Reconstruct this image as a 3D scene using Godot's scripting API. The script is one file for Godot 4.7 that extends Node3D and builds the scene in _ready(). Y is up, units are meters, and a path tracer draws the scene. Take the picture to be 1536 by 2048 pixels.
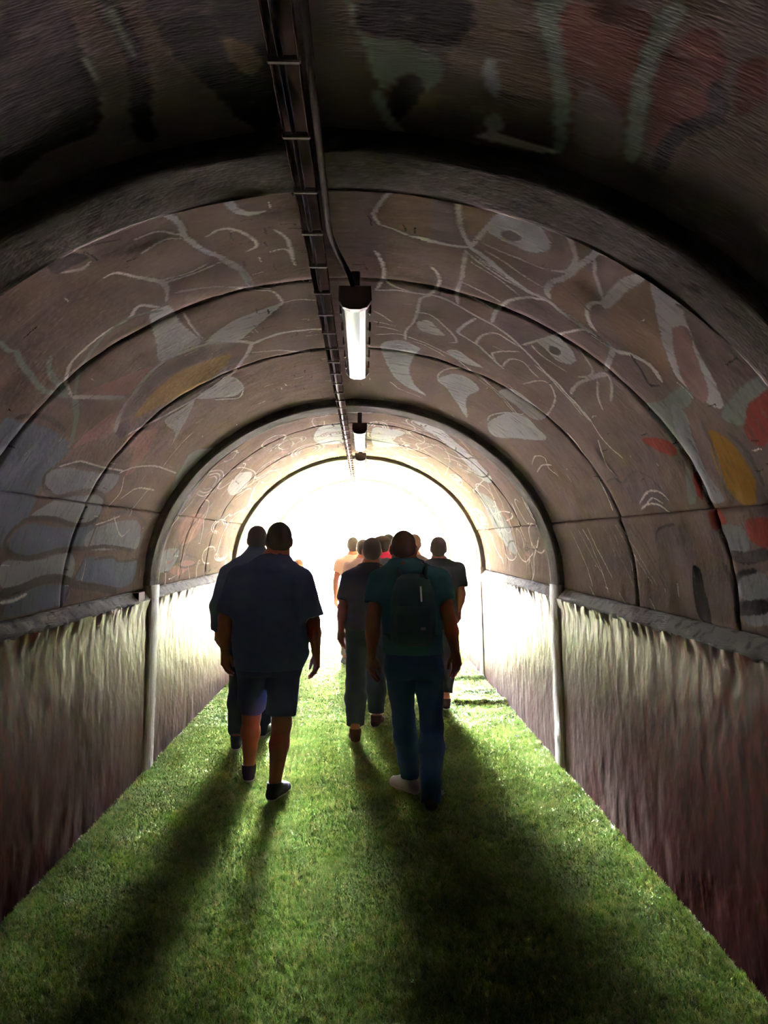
extends Node3D
# A painted, arched players' tunnel with artificial turf, seen from inside towards its bright mouth.
# x right, y up, the tunnel runs along -z; metres.

const CX := -0.0575            # middle of the tunnel
const FLOOR_HALF := 1.53
const LEDGE_HALF := 1.495
const LEDGE_Y := 1.25
const SPRING_Y := 1.32
const VA := 1.535              # vault half width
const VB := 1.39               # vault rise
const BACK := 3.0              # tunnel behind the camera
const MOUTH := 13.3            # the mouth's depth
const RIBS: Array[float] = [1.90, 5.62, 9.34, 12.95]
const RIB_W := 0.22
const RIB_IN := 0.048

var used := {}
var noise := FastNoiseLite.new()

func _ready() -> void:
	light_and_camera()
	structure()
	fittings()
	people()
	ground_cover()

# ------------------------------------------------------------------ light, sky, camera
func light_and_camera() -> void:
	var cam := Camera3D.new()
	cam.name = "camera"
	cam.fov = rad_to_deg(2.0 * atan(1024.0 / 1538.0))
	cam.position = Vector3(0, 1.68, 0)
	cam.rotation = Vector3(0.0364, -0.0267, 0)
	cam.far = 3000.0
	add_child(cam)
	cam.current = true
	var sky := ProceduralSkyMaterial.new()
	sky.sky_top_color = Color(0.62, 0.74, 0.92)
	sky.sky_horizon_color = Color(1.0, 0.985, 0.96)
	sky.sky_curve = 0.12
	sky.sky_energy_multiplier = 4.0
	sky.ground_horizon_color = Color(1.0, 0.985, 0.96)
	sky.ground_energy_multiplier = 4.0
	sky.ground_bottom_color = Color(0.5, 0.5, 0.48)
	sky.sun_angle_max = 9.0
	sky.sun_curve = 0.6
	var env := Environment.new()
	env.background_mode = Environment.BG_SKY
	env.sky = Sky.new()
	env.sky.sky_material = sky
	env.tonemap_mode = Environment.TONE_MAPPER_LINEAR
	env.tonemap_exposure = 3.5
	env.volumetric_fog_enabled = false      # a trace of dust in the bright air
	env.volumetric_fog_density = 0.0022
	env.volumetric_fog_albedo = Color(1, 1, 1)
	env.volumetric_fog_anisotropy = 0.6
	env.sdfgi_enabled = true
	env.ssao_enabled = true
	env.ssil_enabled = true
	var we := WorldEnvironment.new()
	we.name = "world_environment"
	we.environment = env
	add_child(we)
	var sun := DirectionalLight3D.new()
	sun.name = "sun"
	sun.rotation = Vector3(deg_to_rad(-58.0), deg_to_rad(180.0 + 5.0), 0)
	sun.light_color = Color(1.0, 0.96, 0.93)
	sun.light_energy = 2100.0
	sun.light_angular_distance = 1.5
	sun.shadow_enabled = true
	add_child(sun)
	var added_glow := DirectionalLight3D.new()      # added sky glow above the mouth, unseen, shapes floor light and shadows; no disc
	added_glow.name = "added_sky_glow"
	added_glow.sky_mode = DirectionalLight3D.SKY_MODE_SKY_ONLY
	added_glow.rotation = Vector3(deg_to_rad(-15.5), deg_to_rad(180.0 + 2.4), 0)
	added_glow.light_color = Color(0.95, 0.98, 1.0)
	added_glow.light_energy = 3300.0
	added_glow.light_angular_distance = 4.0
	added_glow.shadow_enabled = true
	add_child(added_glow)

# ------------------------------------------------------------------ helpers
func numbered(n: String) -> String:
	if not used.has(n):
		used[n] = 0
		return n
	used[n] += 1
	return "%s_%03d" % [n, used[n]]

func tag(o: Node3D, label := "", category := "", group := "", kind := "") -> Node3D:
	if label: o.set_meta("label", label)
	if category: o.set_meta("category", category)
	if group: o.set_meta("group", group)
	if kind: o.set_meta("kind", kind)
	return o

func base(called: String, at := Vector3.ZERO) -> Node3D:
	var o := Node3D.new()
	o.name = numbered(called)
	o.position = at
	add_child(o, true)
	return o

func obj(called: String, mesh: Mesh, mat: Material, parent: Node = null) -> MeshInstance3D:
	var o := MeshInstance3D.new()
	o.name = numbered(called) if parent == null else called
	o.mesh = mesh
	o.material_override = mat
	(self if parent == null else parent).add_child(o, true)
	return o

func begin(smooth := true) -> SurfaceTool:
	var st := SurfaceTool.new()
	st.begin(Mesh.PRIMITIVE_TRIANGLES)
	st.set_smooth_group(0 if smooth else -1)
	return st

func done(st: SurfaceTool) -> ArrayMesh:
	st.index()
	st.generate_normals()
	return st.commit()

func quad(st: SurfaceTool, a: Vector3, b: Vector3, c: Vector3, d: Vector3, ua := Vector2.ZERO, ub := Vector2(1, 0), uc := Vector2(1, 1), ud := Vector2(0, 1)) -> void:
	st.set_uv(ua); st.add_vertex(a)
	st.set_uv(ub); st.add_vertex(b)
	st.set_uv(uc); st.add_vertex(c)
	st.set_uv(ua); st.add_vertex(a)
	st.set_uv(uc); st.add_vertex(c)
	st.set_uv(ud); st.add_vertex(d)

# rows of points (all of one length) joined by quads
func sheet(st: SurfaceTool, rows: Array, uvs: Array, flip := false) -> void:
	for i in rows.size() - 1:
		var p: PackedVector3Array = rows[i]
		var q: PackedVector3Array = rows[i + 1]
		var pu: PackedVector2Array = uvs[i]
		var qu: PackedVector2Array = uvs[i + 1]
		for j in p.size() - 1:
			if flip:
				quad(st, p[j], q[j], q[j + 1], p[j + 1], pu[j], qu[j], qu[j + 1], pu[j + 1])
			else:
				quad(st, p[j], p[j + 1], q[j + 1], q[j], pu[j], pu[j + 1], qu[j + 1], qu[j])

# a box with chamfered edges
func box(st: SurfaceTool, at: Vector3, size: Vector3, ch := 0.004, turn := Basis.IDENTITY) -> void:
	var h := size * 0.5
	ch = minf(ch, minf(h.x, minf(h.y, h.z)) * 0.9)
	for ax in 3:
		for s in [-1.0, 1.0]:
			var u := (ax + 1) % 3
			var v := (ax + 2) % 3
			var c: Array[Vector3] = []
			for k in [[-1, -1], [1, -1], [1, 1], [-1, 1]]:
				var p := Vector3.ZERO
				p[ax] = s * h[ax]
				p[u] = k[0] * (h[u] - ch)
				p[v] = k[1] * (h[v] - ch)
				c.append(at + turn * p)
			if s > 0: quad(st, c[0], c[3], c[2], c[1])
			else: quad(st, c[0], c[1], c[2], c[3])
	for ax in 3:
		var u := (ax + 1) % 3
		var v := (ax + 2) % 3
		for su in [-1.0, 1.0]:
			for sv in [-1.0, 1.0]:
				var c: Array[Vector3] = []
				for k in [[-1, 0], [1, 0], [1, 1], [-1, 1]]:
					var p := Vector3.ZERO
					p[ax] = k[0] * (h[ax] - ch)
					p[u] = su * (h[u] - (ch if k[1] == 0 else 0.0))
					p[v] = sv * (h[v] - (0.0 if k[1] == 0 else ch))
					c.append(at + turn * p)
				if su * sv > 0: quad(st, c[0], c[1], c[2], c[3])
				else: quad(st, c[0], c[3], c[2], c[1])
	for sx in [-1.0, 1.0]:
		for sy in [-1.0, 1.0]:
			for sz in [-1.0, 1.0]:
				var a := at + turn * Vector3(sx * h.x, sy * (h.y - ch), sz * (h.z - ch))
				var b := at + turn * Vector3(sx * (h.x - ch), sy * h.y, sz * (h.z - ch))
				var c := at + turn * Vector3(sx * (h.x - ch), sy * (h.y - ch), sz * h.z)
				for p in ([a, b, c] if sx * sy * sz < 0 else [a, c, b]):
					st.set_uv(Vector2.ZERO); st.add_vertex(p)

# a round tube along a path
func tube(st: SurfaceTool, path: Array, r: float, sides := 10, caps := true) -> void:
	var rows := []
	var uvs := []
	for i in path.size():
		var a: Vector3 = path[maxi(i - 1, 0)]
		var b: Vector3 = path[mini(i + 1, path.size() - 1)]
		var t := (b - a).normalized()
		var n := t.cross(Vector3.UP if absf(t.y) < 0.9 else Vector3.RIGHT).normalized()
		var m := t.cross(n)
		var row := PackedVector3Array()
		var uv := PackedVector2Array()
		for k in sides + 1:
			var w := TAU * k / sides
			row.append(path[i] + (n * cos(w) + m * sin(w)) * r)
			uv.append(Vector2(float(k) / sides, i))
		rows.append(row)
		uvs.append(uv)
	sheet(st, rows, uvs)
	if caps:
		for e in [0, path.size() - 1]:
			var row: PackedVector3Array = rows[e]
			for k in sides:
				st.set_uv(Vector2.ZERO); st.add_vertex(path[e])
				st.set_uv(Vector2.ZERO); st.add_vertex(row[k + 1] if e == 0 else row[k])
				st.set_uv(Vector2.ZERO); st.add_vertex(row[k] if e == 0 else row[k + 1])

func plain_mat(c: Color, rough := 0.7, metal := 0.0, spec := 0.5) -> StandardMaterial3D:
	var m := StandardMaterial3D.new()
	m.albedo_color = c
	m.roughness = rough
	m.metallic = metal
	m.metallic_specular = spec
	return m

func tex(im: Image) -> ImageTexture:
	return ImageTexture.create_from_image(im)

func noise_image(w: int, h: int, freq: float, octaves := 4, sx := 1.0, sy := 1.0, sd := 1, type := FastNoiseLite.TYPE_SIMPLEX_SMOOTH) -> Image:
	var n := FastNoiseLite.new()
	n.seed = sd
	n.noise_type = type
	n.frequency = freq
	n.fractal_octaves = octaves
	var im := n.get_image(maxi(4, int(w * sx)), maxi(4, int(h * sy)), false, false, true)
	im.resize(w, h, Image.INTERPOLATE_CUBIC)
	return im

# ------------------------------------------------------------------ paint
const PALE := Color(0.96, 0.93, 0.92)
const WHITE := Color(1.0, 0.99, 0.98)
const LIGHT_GREY := Color(0.65, 0.65, 0.67)
const GREEN_GREY := Color(0.55, 0.58, 0.55)
const BLUE_GREY := Color(0.47, 0.48, 0.535)
const GREY := Color(0.475, 0.42, 0.408)
const DARK := Color(0.33, 0.31, 0.31)
const BLACK := Color(0.13, 0.125, 0.13)
const BROWN := Color(0.47, 0.40, 0.35)
const MAUVE := Color(0.45, 0.40, 0.41)
const TAN := Color(0.60, 0.51, 0.39)
const OCHRE := Color(0.58, 0.44, 0.23)
const PINK := Color(0.68, 0.56, 0.54)
const RED := Color(0.53, 0.28, 0.26)
const DULL_RED := Color(0.37, 0.27, 0.26)
const MAROON := Color(0.34, 0.13, 0.13)

func curve(q: Array, closed := false) -> PackedVector2Array:
	var out := PackedVector2Array()
	var p: Array[Vector2] = []
	for i in range(0, q.size(), 2):
		p.append(Vector2(q[i], q[i + 1]))
	var n := p.size()
	for i in (n if closed else n - 1):
		var a := p[(i - 1 + n) % n] if closed else p[maxi(i - 1, 0)]
		var b := p[i]
		var c := p[(i + 1) % n]
		var d := p[(i + 2) % n] if closed else p[mini(i + 2, n - 1)]
		var steps := maxi(2, int(b.distance_to(c) / 1.5))
		for k in steps:
			out.append(b.cubic_interpolate(c, a, d, float(k) / steps))
	if not closed:
		out.append(p[n - 1])
	return out

func stroke(im: Image, q: Array, w: float, c: Color) -> void:
	var pts := curve(q)
	var n := pts.size()
	w *= 1.45
	for i in n:
		var wob := 0.92 + 0.16 * noise.get_noise_2d(pts[i].x * 3.0, pts[i].y * 3.0)
		var taper := minf(1.0, 0.45 + 0.12 * minf(i, n - 1 - i))
		var r := maxf(0.5, w * 0.5 * wob * taper)
		for y in range(int(floor(pts[i].y - r)), int(ceil(pts[i].y + r)) + 1):
			var h := r * r - (y + 0.5 - pts[i].y) * (y + 0.5 - pts[i].y)
			if h >= 0.0:
				var x0 := int(round(pts[i].x - sqrt(h)))
				im.fill_rect(Rect2i(x0, y, maxi(1, int(round(2.0 * sqrt(h)))), 1), c)

func patch(im: Image, q: Array, c: Color) -> void:
	var pts := curve(q, true)
	var lo := INF
	var hi := -INF
	for p in pts:
		lo = minf(lo, p.y)
		hi = maxf(hi, p.y)
	for y in range(maxi(0, int(lo)), mini(im.get_height() - 1, int(hi)) + 1):
		var xs: Array[float] = []
		var yy := y + 0.5
		for i in pts.size():
			var a := pts[i]
			var b := pts[(i + 1) % pts.size()]
			if (a.y <= yy) != (b.y <= yy):
				xs.append(a.x + (yy - a.y) / (b.y - a.y) * (b.x - a.x))
		xs.sort()
		for k in range(0, xs.size() - 1, 2):
			var wob := 1.5 * noise.get_noise_2d(y * 4.0, xs[k])
			im.fill_rect(Rect2i(int(xs[k] + wob), y, maxi(1, int(xs[k + 1] - xs[k])), 1), c)

# one colour laid over a picture where a noise is strong
func veil(im: Image, c: Color, strength: float, freq: float, sx: float, sy: float, sd: int, from := 0.5) -> void:
	var w := im.get_width()
	var h := im.get_height()
	var mask := noise_image(w, h, freq, 4, sx, sy, sd)
	var src := mask.get_data()
	var out := PackedByteArray()
	out.resize(w * h * 4)
	out.fill(255)
	var over := Image.create_empty(w, h, false, Image.FORMAT_RGBA8)
	over.fill(Color(c.r, c.g, c.b, 1.0))
	out = over.get_data()
	var lut := PackedByteArray()
	lut.resize(256)
	for i in 256:
		lut[i] = int(255.0 * strength * smoothstep(from, 1.0, i / 255.0))
	for i in src.size():
		out[i * 4 + 3] = lut[src[i]]
	im.blend_rect(Image.create_from_data(w, h, false, Image.FORMAT_RGBA8, out), Rect2i(0, 0, w, h), Vector2i.ZERO)

func mural(which: String, w: int, h: int, up: int) -> Image:
	var im := Image.create_empty(w, h, false, Image.FORMAT_RGBA8)
	im.fill(GREY if which != "near" else Color(0.38, 0.345, 0.33))  # near stretch filled darker: the dim light there is painted in
	veil(im, BROWN, 0.7, 0.012, 1.0, 1.0, 11, 0.35)
	veil(im, MAUVE, 0.7, 0.010, 1.0, 1.0, 12, 0.45)
	veil(im, DARK, 0.35, 0.02, 1.0, 0.3, 13, 0.4)
	if which == "middle": mural_middle(im)
	elif which == "near": mural_near(im)
	elif which == "far": mural_far(im)
	if which == "far" or which == "mouth":
		mural_loose(im, 31 if which == "far" else 57)
	if which == "near": im.resize(w * 4 / 10, h * 4 / 10, Image.INTERPOLATE_BILINEAR)
	else: im.resize(w * 8 / 10, h * 8 / 10, Image.INTERPOLATE_BILINEAR)
	im.resize(w * up, h * up, Image.INTERPOLATE_CUBIC)
	veil(im, DARK, 0.5, 0.05, 0.25, 1.0, 21, 0.55)
	veil(im, Color(0.75, 0.73, 0.70), 0.3, 0.08, 0.4, 1.0, 22, 0.6)
	veil(im, BLACK, 0.75, 0.16, 0.5, 1.0, 23, 0.80)
	if which != "near": cracks(im, 420 if which == "middle" else 200, 91 + w + h)
	return im

# fine cracks and chipped specks along the shutter marks of the casting
func cracks(im: Image, n: int, sd: int) -> void:
	var r := RandomNumberGenerator.new()
	r.seed = sd
	var w := im.get_width()
	var h := im.get_height()
	for k in n:
		var x := r.randf() * w
		var y := r.randf() * h
		if k % 3 == 0: y = h * [0.296, 0.591, 0.98, 0.15, 0.44][r.randi() % 5] + r.randf_range(-5, 5)
		if k % 5 == 1: x = w * r.randf_range(0.40, 0.47)
		var along := r.randf() < 0.6
		var c := BLACK if r.randf() < 0.75 else PALE
		for i in r.randi_range(3, 26):
			im.fill_rect(Rect2i(int(x), int(y), r.randi_range(1, 3), r.randi_range(1, 2)), c)
			x += r.randf_range(0.5, 2.0) if along else r.randf_range(-0.8, 0.8)
			y += r.randf_range(-0.7, 0.7) if along else r.randf_range(0.5, 2.0)

# loosely painted loops, arcs and pale fields for the stretches seen only at a glance
func mural_loose(im: Image, sd: int) -> void:
	var r := RandomNumberGenerator.new()
	r.seed = sd
	var w := im.get_width()
	var h := im.get_height()
	for k in 84:
		var c := Vector2(r.randf() * w, r.randf() * h)
		var rad := Vector2(r.randf_range(10, 40), r.randf_range(12, 60))
		var a0 := r.randf() * TAU
		var col: Color = [PALE, PALE, WHITE, DARK, PALE, PINK][r.randi() % 6]
		for ring in r.randi_range(1, 3):
			var q := []
			var f := 1.0 - 0.25 * ring
			for i in 7:
				var a := a0 + i * 0.75
				q.append(c.x + cos(a) * rad.x * f)
				q.append(c.y + sin(a) * rad.y * f)
			stroke(im, q, r.randf_range(1.6, 3.0), col)
	for k in 60:
		var q := []
		var p := Vector2(r.randf() * w, r.randf() * h)
		var dir := r.randf() * TAU
		for i in 6:
			q.append(p.x)
			q.append(p.y)
			dir += r.randf_range(-0.8, 0.8)
			p += Vector2(cos(dir), sin(dir)) * r.randf_range(15, 45)
		stroke(im, q, r.randf_range(1.5, 3.2), [PALE, DARK, PALE][k % 3])

func relief(w: int, h: int, sd: int) -> Image:
	var im := noise_image(w, h, 0.025, 5, 0.7, 1.0, sd)
	im.convert(Image.FORMAT_RGBA8)
	var fine := noise_image(w, h, 0.12, 3, 1.0, 1.0, sd + 1)
	var a := im.get_data()
	var b := fine.get_data()
	for i in b.size():
		var v := mini(255, (a[i * 4] * 3 + b[i] * 2) / 5)
		a[i * 4] = v
		a[i * 4 + 1] = v
		a[i * 4 + 2] = v
	return Image.create_from_data(w, h, false, Image.FORMAT_RGBA8, a)

func paint_mat(colour: Image, bump: Image, bump_cm: float, rough: float, spec := 0.5) -> StandardMaterial3D:
	var m := StandardMaterial3D.new()
	m.albedo_texture = tex(colour)
	m.roughness = rough
	m.metallic_specular = spec
	m.heightmap_enabled = true
	m.heightmap_texture = tex(bump)
	m.heightmap_scale = bump_cm
	return m

# ------------------------------------------------------------------ the tunnel
func vault_point(u: float, d: float, out := 0.0) -> Vector3:
	var t := PI * (1.0 - u)
	return Vector3(CX + (VA + out) * cos(t), SPRING_Y + (VB + out) * sin(t), -d)

func uneven(u: float, d: float) -> float:
	return 0.007 * noise.get_noise_2d(u * 220.0, d * 45.0) + 0.004 * noise.get_noise_2d(u * 700.0 + 900.0, d * 260.0)

# one cast panel of the lining between two joints, thick, its edges sunk and a little uneven
func vault_panel(u0: float, u1: float, d0: float, d1: float, s0: float, s1: float, lift: float) -> ArrayMesh:
	var st := begin()
	var us: Array[float] = [u0, u0 + 0.0006, u0 + 0.003]
	var nu := int((u1 - u0) * 110.0)
	for i in range(1, nu):
		us.append(lerpf(u0 + 0.003, u1 - 0.003, float(i) / nu))
	us.append_array([u1 - 0.003, u1 - 0.0006, u1])
	var ds: Array[float] = [d0, d0 + 0.003, d0 + 0.014]
	var nd := int((d1 - d0) / 0.035)
	for i in range(1, nd):
		ds.append(lerpf(d0 + 0.014, d1 - 0.014, float(i) / nd))
	ds.append_array([d1 - 0.014, d1 - 0.003, d1])
	var rows := []
	var uvs := []
	for i in ds.size():
		var row := PackedVector3Array()
		var uv := PackedVector2Array()
		for j in us.size():
			var out := uneven(us[j], ds[i]) + lift
			var e := mini(mini(i, ds.size() - 1 - i), mini(j, us.size() - 1 - j))
			if e == 0: out = 0.02
			elif e == 1: out += 0.006 + 0.006 * noise.get_noise_2d(us[j] * 2500.0, ds[i] * 700.0)
			row.append(vault_point(us[j], ds[i], out))
			uv.append(Vector2(us[j], (ds[i] - s0) / (s1 - s0)))
		rows.append(row)
		uvs.append(uv)
	sheet(st, rows, uvs)
	return done(st)

func rib_mesh(d: float, width: float, deep: float) -> ArrayMesh:
	var st := begin()
	# profile across the rib: near foot, near shoulder, crown, far shoulder, far foot
	var prof := [Vector2(0, -0.06), Vector2(0.004, deep * 0.55), Vector2(0.014, deep * 0.85), Vector2(0.04, deep * 0.88), Vector2(width * 0.5, deep), Vector2(width - 0.02, deep * 1.10), Vector2(width - 0.0015, deep * 1.12), Vector2(width, deep * 1.12), Vector2(width + 0.001, deep * 1.0), Vector2(width + 0.002, deep * 0.5), Vector2(width + 0.006, -0.06)]
	var rows := []
	var uvs := []
	var n := 110
	for i in n + 1:
		var u := float(i) / n
		var row := PackedVector3Array()
		var uv := PackedVector2Array()
		for k in prof.size():
			var j := 0.005 * noise.get_noise_2d(u * 200.0, d * 50.0 + k * 40.0)
			row.append(vault_point(u, d + prof[k].x, -prof[k].y + j))
			uv.append(Vector2(u * 3.0, 0.1 * k))
		rows.append(row)
		uvs.append(uv)
	sheet(st, rows, uvs, true)
	return done(st)

func wall_x(side: float, y: float) -> float:
	return CX + side * lerpf(FLOOR_HALF, LEDGE_HALF, y / LEDGE_Y)

func structure() -> void:
	noise.seed = 5
	noise.noise_type = FastNoiseLite.TYPE_SIMPLEX_SMOOTH
	noise.frequency = 0.05
	noise.fractal_octaves = 3
	var bump := relief(1024, 1024, 3)
	var murals := {
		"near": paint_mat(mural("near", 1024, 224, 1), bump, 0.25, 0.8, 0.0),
		"middle": paint_mat(mural("middle", 1024, 768, 2), bump, 0.25, 0.8, 0.0),
		"far": paint_mat(mural("far", 1024, 512, 1), bump, 0.25, 0.8, 0.0),
		"mouth": paint_mat(mural("mouth", 1024, 512, 1), bump, 0.25, 0.8, 0.0),
	}
	# ceiling: panels, ribs, outer shell
	var ceiling := base("ceiling")
	tag(ceiling, "arched concrete tunnel vault painted with a grey and white mural of eyes, leaves and loops", "", "", "structure")
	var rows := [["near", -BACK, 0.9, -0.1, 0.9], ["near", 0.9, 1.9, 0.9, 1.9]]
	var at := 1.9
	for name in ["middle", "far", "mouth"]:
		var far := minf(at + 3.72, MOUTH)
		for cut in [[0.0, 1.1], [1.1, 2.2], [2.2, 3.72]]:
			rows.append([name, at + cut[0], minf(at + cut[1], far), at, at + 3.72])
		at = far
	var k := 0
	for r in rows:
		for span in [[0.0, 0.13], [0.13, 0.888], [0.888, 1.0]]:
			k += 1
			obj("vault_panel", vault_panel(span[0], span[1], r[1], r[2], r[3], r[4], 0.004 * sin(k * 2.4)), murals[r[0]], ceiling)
	var rib_bump := relief(512, 512, 9)
	var rib_col := Image.create_empty(512, 512, false, Image.FORMAT_RGBA8)
	rib_col.fill(Color(0.33, 0.30, 0.29))
	veil(rib_col, BLACK, 0.6, 0.03, 1.0, 1.0, 41, 0.5)
	veil(rib_col, LIGHT_GREY, 0.3, 0.04, 1.0, 1.0, 42, 0.5)
	var rib_mat := paint_mat(rib_col, rib_bump, 0.25, 0.85, 0.1)
	var pil_col := Image.create_empty(256, 512, false, Image.FORMAT_RGBA8)
	pil_col.fill(Color(0.56, 0.51, 0.48))
	veil(pil_col, Color(0.3, 0.22, 0.21), 0.6, 0.02, 0.2, 1.0, 43, 0.45)
	var pil_mat := paint_mat(pil_col, rib_bump, 0.3, 0.6, 0.25)
	for d in RIBS:
		obj("rib", rib_mesh(d, RIB_W if d < 12.0 else 0.35, RIB_IN), rib_mat, ceiling)
	var concrete := plain_mat(Color(0.45, 0.44, 0.42), 0.9)
	var st := begin()
	var prow := []
	var puv := []
	for e in [[0.05, -BACK], [0.4, -BACK], [0.4, MOUTH], [0.045, MOUTH]]:
		var row := PackedVector3Array()
		var uv := PackedVector2Array()
		for i in 49:
			row.append(vault_point(i / 48.0, e[1], e[0]))
			uv.append(Vector2(i / 48.0, e[1]))
		prow.append(row)
		puv.append(uv)
	prow.append(prow[0])
	puv.append(puv[0])
	sheet(st, prow, puv)
	obj("outer_shell", done(st), concrete, ceiling)

	# walls
	var wall_col := Image.create_empty(2048, 256, false, Image.FORMAT_RGBA8)
	wall_col.fill(Color(0.30, 0.24, 0.235))
	veil(wall_col, Color(0.40, 0.35, 0.335), 0.5, 0.03, 1.0, 0.10, 62, 0.45)
	veil(wall_col, Color(0.27, 0.16, 0.155), 0.7, 0.012, 1.0, 0.5, 61, 0.45)
	# the maroon coat that is still whole on the stretch near the viewer
	for y in 256:
		for x in range(0, 1100):
			var d := x / 2048.0 * 16.5 - BACK
			var whole := smoothstep(4.7, 3.4, d + 1.0 * noise.get_noise_2d(x * 0.9, y * 0.25))
			if whole > 0.0:
				var c := wall_col.get_pixel(x, y)
				var m := Color(0.27, 0.085, 0.085).lerp(Color(0.15, 0.06, 0.06), clampf(0.3 + y / 256.0 + noise.get_noise_2d(x * 2.0 + 77.0, y * 0.5), 0.0, 1.0))
				wall_col.set_pixel(x, y, c.lerp(m, whole * 0.92))
	veil(wall_col, Color(0.12, 0.08, 0.08), 0.45, 0.05, 1.0, 0.10, 63, 0.55)
	veil(wall_col, Color(0.5, 0.46, 0.42), 0.15, 0.10, 1.0, 0.4, 64, 0.72)
	var wall_bump := noise_image(2048, 512, 0.06, 5, 1.0, 0.2, 65)
	wall_bump.convert(Image.FORMAT_RGBA8)
	var wall_mat := paint_mat(wall_col, wall_bump, 0.5, 0.45, 0.05)
	var ledge_col := Image.create_empty(1024, 64, false, Image.FORMAT_RGBA8)
	ledge_col.fill(Color(0.43, 0.395, 0.38))
	veil(ledge_col, BLACK, 0.8, 0.03, 0.6, 1.0, 71, 0.5)
	var ledge_mat := paint_mat(ledge_col, bump, 0.6, 0.7, 0.2)
	for side in [-1.0, 1.0]:
		var w := base("wall_left" if side < 0 else "wall_right")
		tag(w, "low wall %s, glossy dark maroon paint streaked with drips under a rough ledge" % ("on the left of the turf" if side < 0 else "on the right of the turf"), "", "", "structure")
		var edges: Array[float] = [-BACK]
		for d in RIBS: edges.append(d)
		edges.append(MOUTH)
		for i in edges.size() - 1:
			obj("wall_panel", wall_panel(side, edges[i], edges[i + 1]), wall_mat, w)
		for i in edges.size() - 1:
			obj("ledge", ledge_mesh(side, edges[i], edges[i + 1]), ledge_mat, w)
		for d in RIBS:
			obj("pilaster", pilaster_mesh(side, d, RIB_W if d < 12.0 else 0.35), pil_mat, w)
		st = begin(false)
		box(st, Vector3(CX + side * 1.80, 0.56, -(MOUTH - BACK) * 0.5), Vector3(0.36, 1.7, MOUTH + BACK), 0.01)
		obj("wall_core", done(st), concrete, w)
	# back end and ground
	st = begin(false)
	box(st, Vector3(CX, 1.4, BACK + 0.12), Vector3(4.2, 3.6, 0.24), 0.01)
	tag(obj("wall_back", done(st), plain_mat(Color(0.16, 0.15, 0.15), 0.8)), "", "", "", "structure")
	st = begin(false)
	box(st, Vector3(0, -0.2, -614.0), Vector3(1600, 0.3, 1200), 0.01)
	tag(obj("ground", done(st), plain_mat(Color(0.82, 0.76, 0.75), 0.9)), "pale sunlit ground outside the tunnel mouth", "", "", "structure")

func wall_panel(side: float, d0: float, d1: float) -> ArrayMesh:
	var st := begin()
	var rows := []
	var uvs := []
	var nd := int((d1 - d0) / 0.04)
	for i in nd + 1:
		var d := lerpf(d0, d1, float(i) / nd)
		var row := PackedVector3Array()
		var uv := PackedVector2Array()
		for j in 33:
			var y := lerpf(-0.05, LEDGE_Y, j / 32.0)
			var drip := 0.0022 * noise.get_noise_2d(d * 300.0 + side * 500.0, y * 30.0) + 0.004 * noise.get_noise_2d(d * 40.0, y * 40.0 + side * 900.0)
			var lip := 0.0
			if y > LEDGE_Y - 0.10:
				lip = smoothstep(LEDGE_Y - 0.10, LEDGE_Y, y) * (0.010 + 0.018 * noise.get_noise_2d(d * 260.0, side * 70.0 + y * 100.0))
			row.append(Vector3(wall_x(side, y) - side * (drip + lip), y, -d))
			uv.append(Vector2((d + BACK) / 16.5, 1.0 - (y + 0.06) / 1.36))
		rows.append(row)
		uvs.append(uv)
	sheet(st, rows, uvs, side < 0)
	return done(st)

func ledge_mesh(side: float, d0: float, d1: float) -> ArrayMesh:
	var st := begin()
	var rows := []
	var uvs := []
	var nd := int((d1 - d0) / 0.04)
	var prof := [Vector2(0.03, -0.02), Vector2(0.0, -0.012), Vector2(-0.012, 0.0), Vector2(-0.008, 0.012), Vector2(0.012, 0.035), Vector2(0.028, 0.058), Vector2(0.033, 0.066), Vector2(0.07, 0.072)]
	for i in nd + 1:
		var d := lerpf(d0, d1, float(i) / nd)
		var row := PackedVector3Array()
		var uv := PackedVector2Array()
		for k in prof.size():
			var j := 0.018 * noise.get_noise_2d(d * 200.0 + k * 55.0, side * 400.0 + k * 30.0)
			row.append(Vector3(wall_x(side, LEDGE_Y) + side * (prof[k].x + j), LEDGE_Y + prof[k].y + j * 0.5, -d))
			uv.append(Vector2(d * 0.5, k / 7.0))
		rows.append(row)
		uvs.append(uv)
	sheet(st, rows, uvs, side < 0)
	return done(st)

func pilaster_mesh(side: float, d: float, width: float) -> ArrayMesh:
	var st := begin()
	var prof := [Vector2(0, -0.04), Vector2(0.0, 0.006), Vector2(0.03, 0.014), Vector2(0.07, 0.020), Vector2(width * 0.5, 0.024), Vector2(width - 0.03, 0.025), Vector2(width, 0.018), Vector2(width + 0.004, -0.04)]
	var rows := []
	var uvs := []
	for i in 46:
		var y := lerpf(-0.05, SPRING_Y + 0.03, i / 45.0)
		var row := PackedVector3Array()
		var uv := PackedVector2Array()
		for k in prof.size():
			var j := 0.006 * noise.get_noise_2d(y * 90.0 + k * 77.0, d * 80.0 + side * 300.0)
			var x := wall_x(side, minf(y, LEDGE_Y))
			row.append(Vector3(x - side * (prof[k].y + j), y, -(d + prof[k].x)))
			uv.append(Vector2(y * 0.8, 0.12 * k))
		rows.append(row)
		uvs.append(uv)
	sheet(st, rows, uvs, side > 0)
	return done(st)
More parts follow.
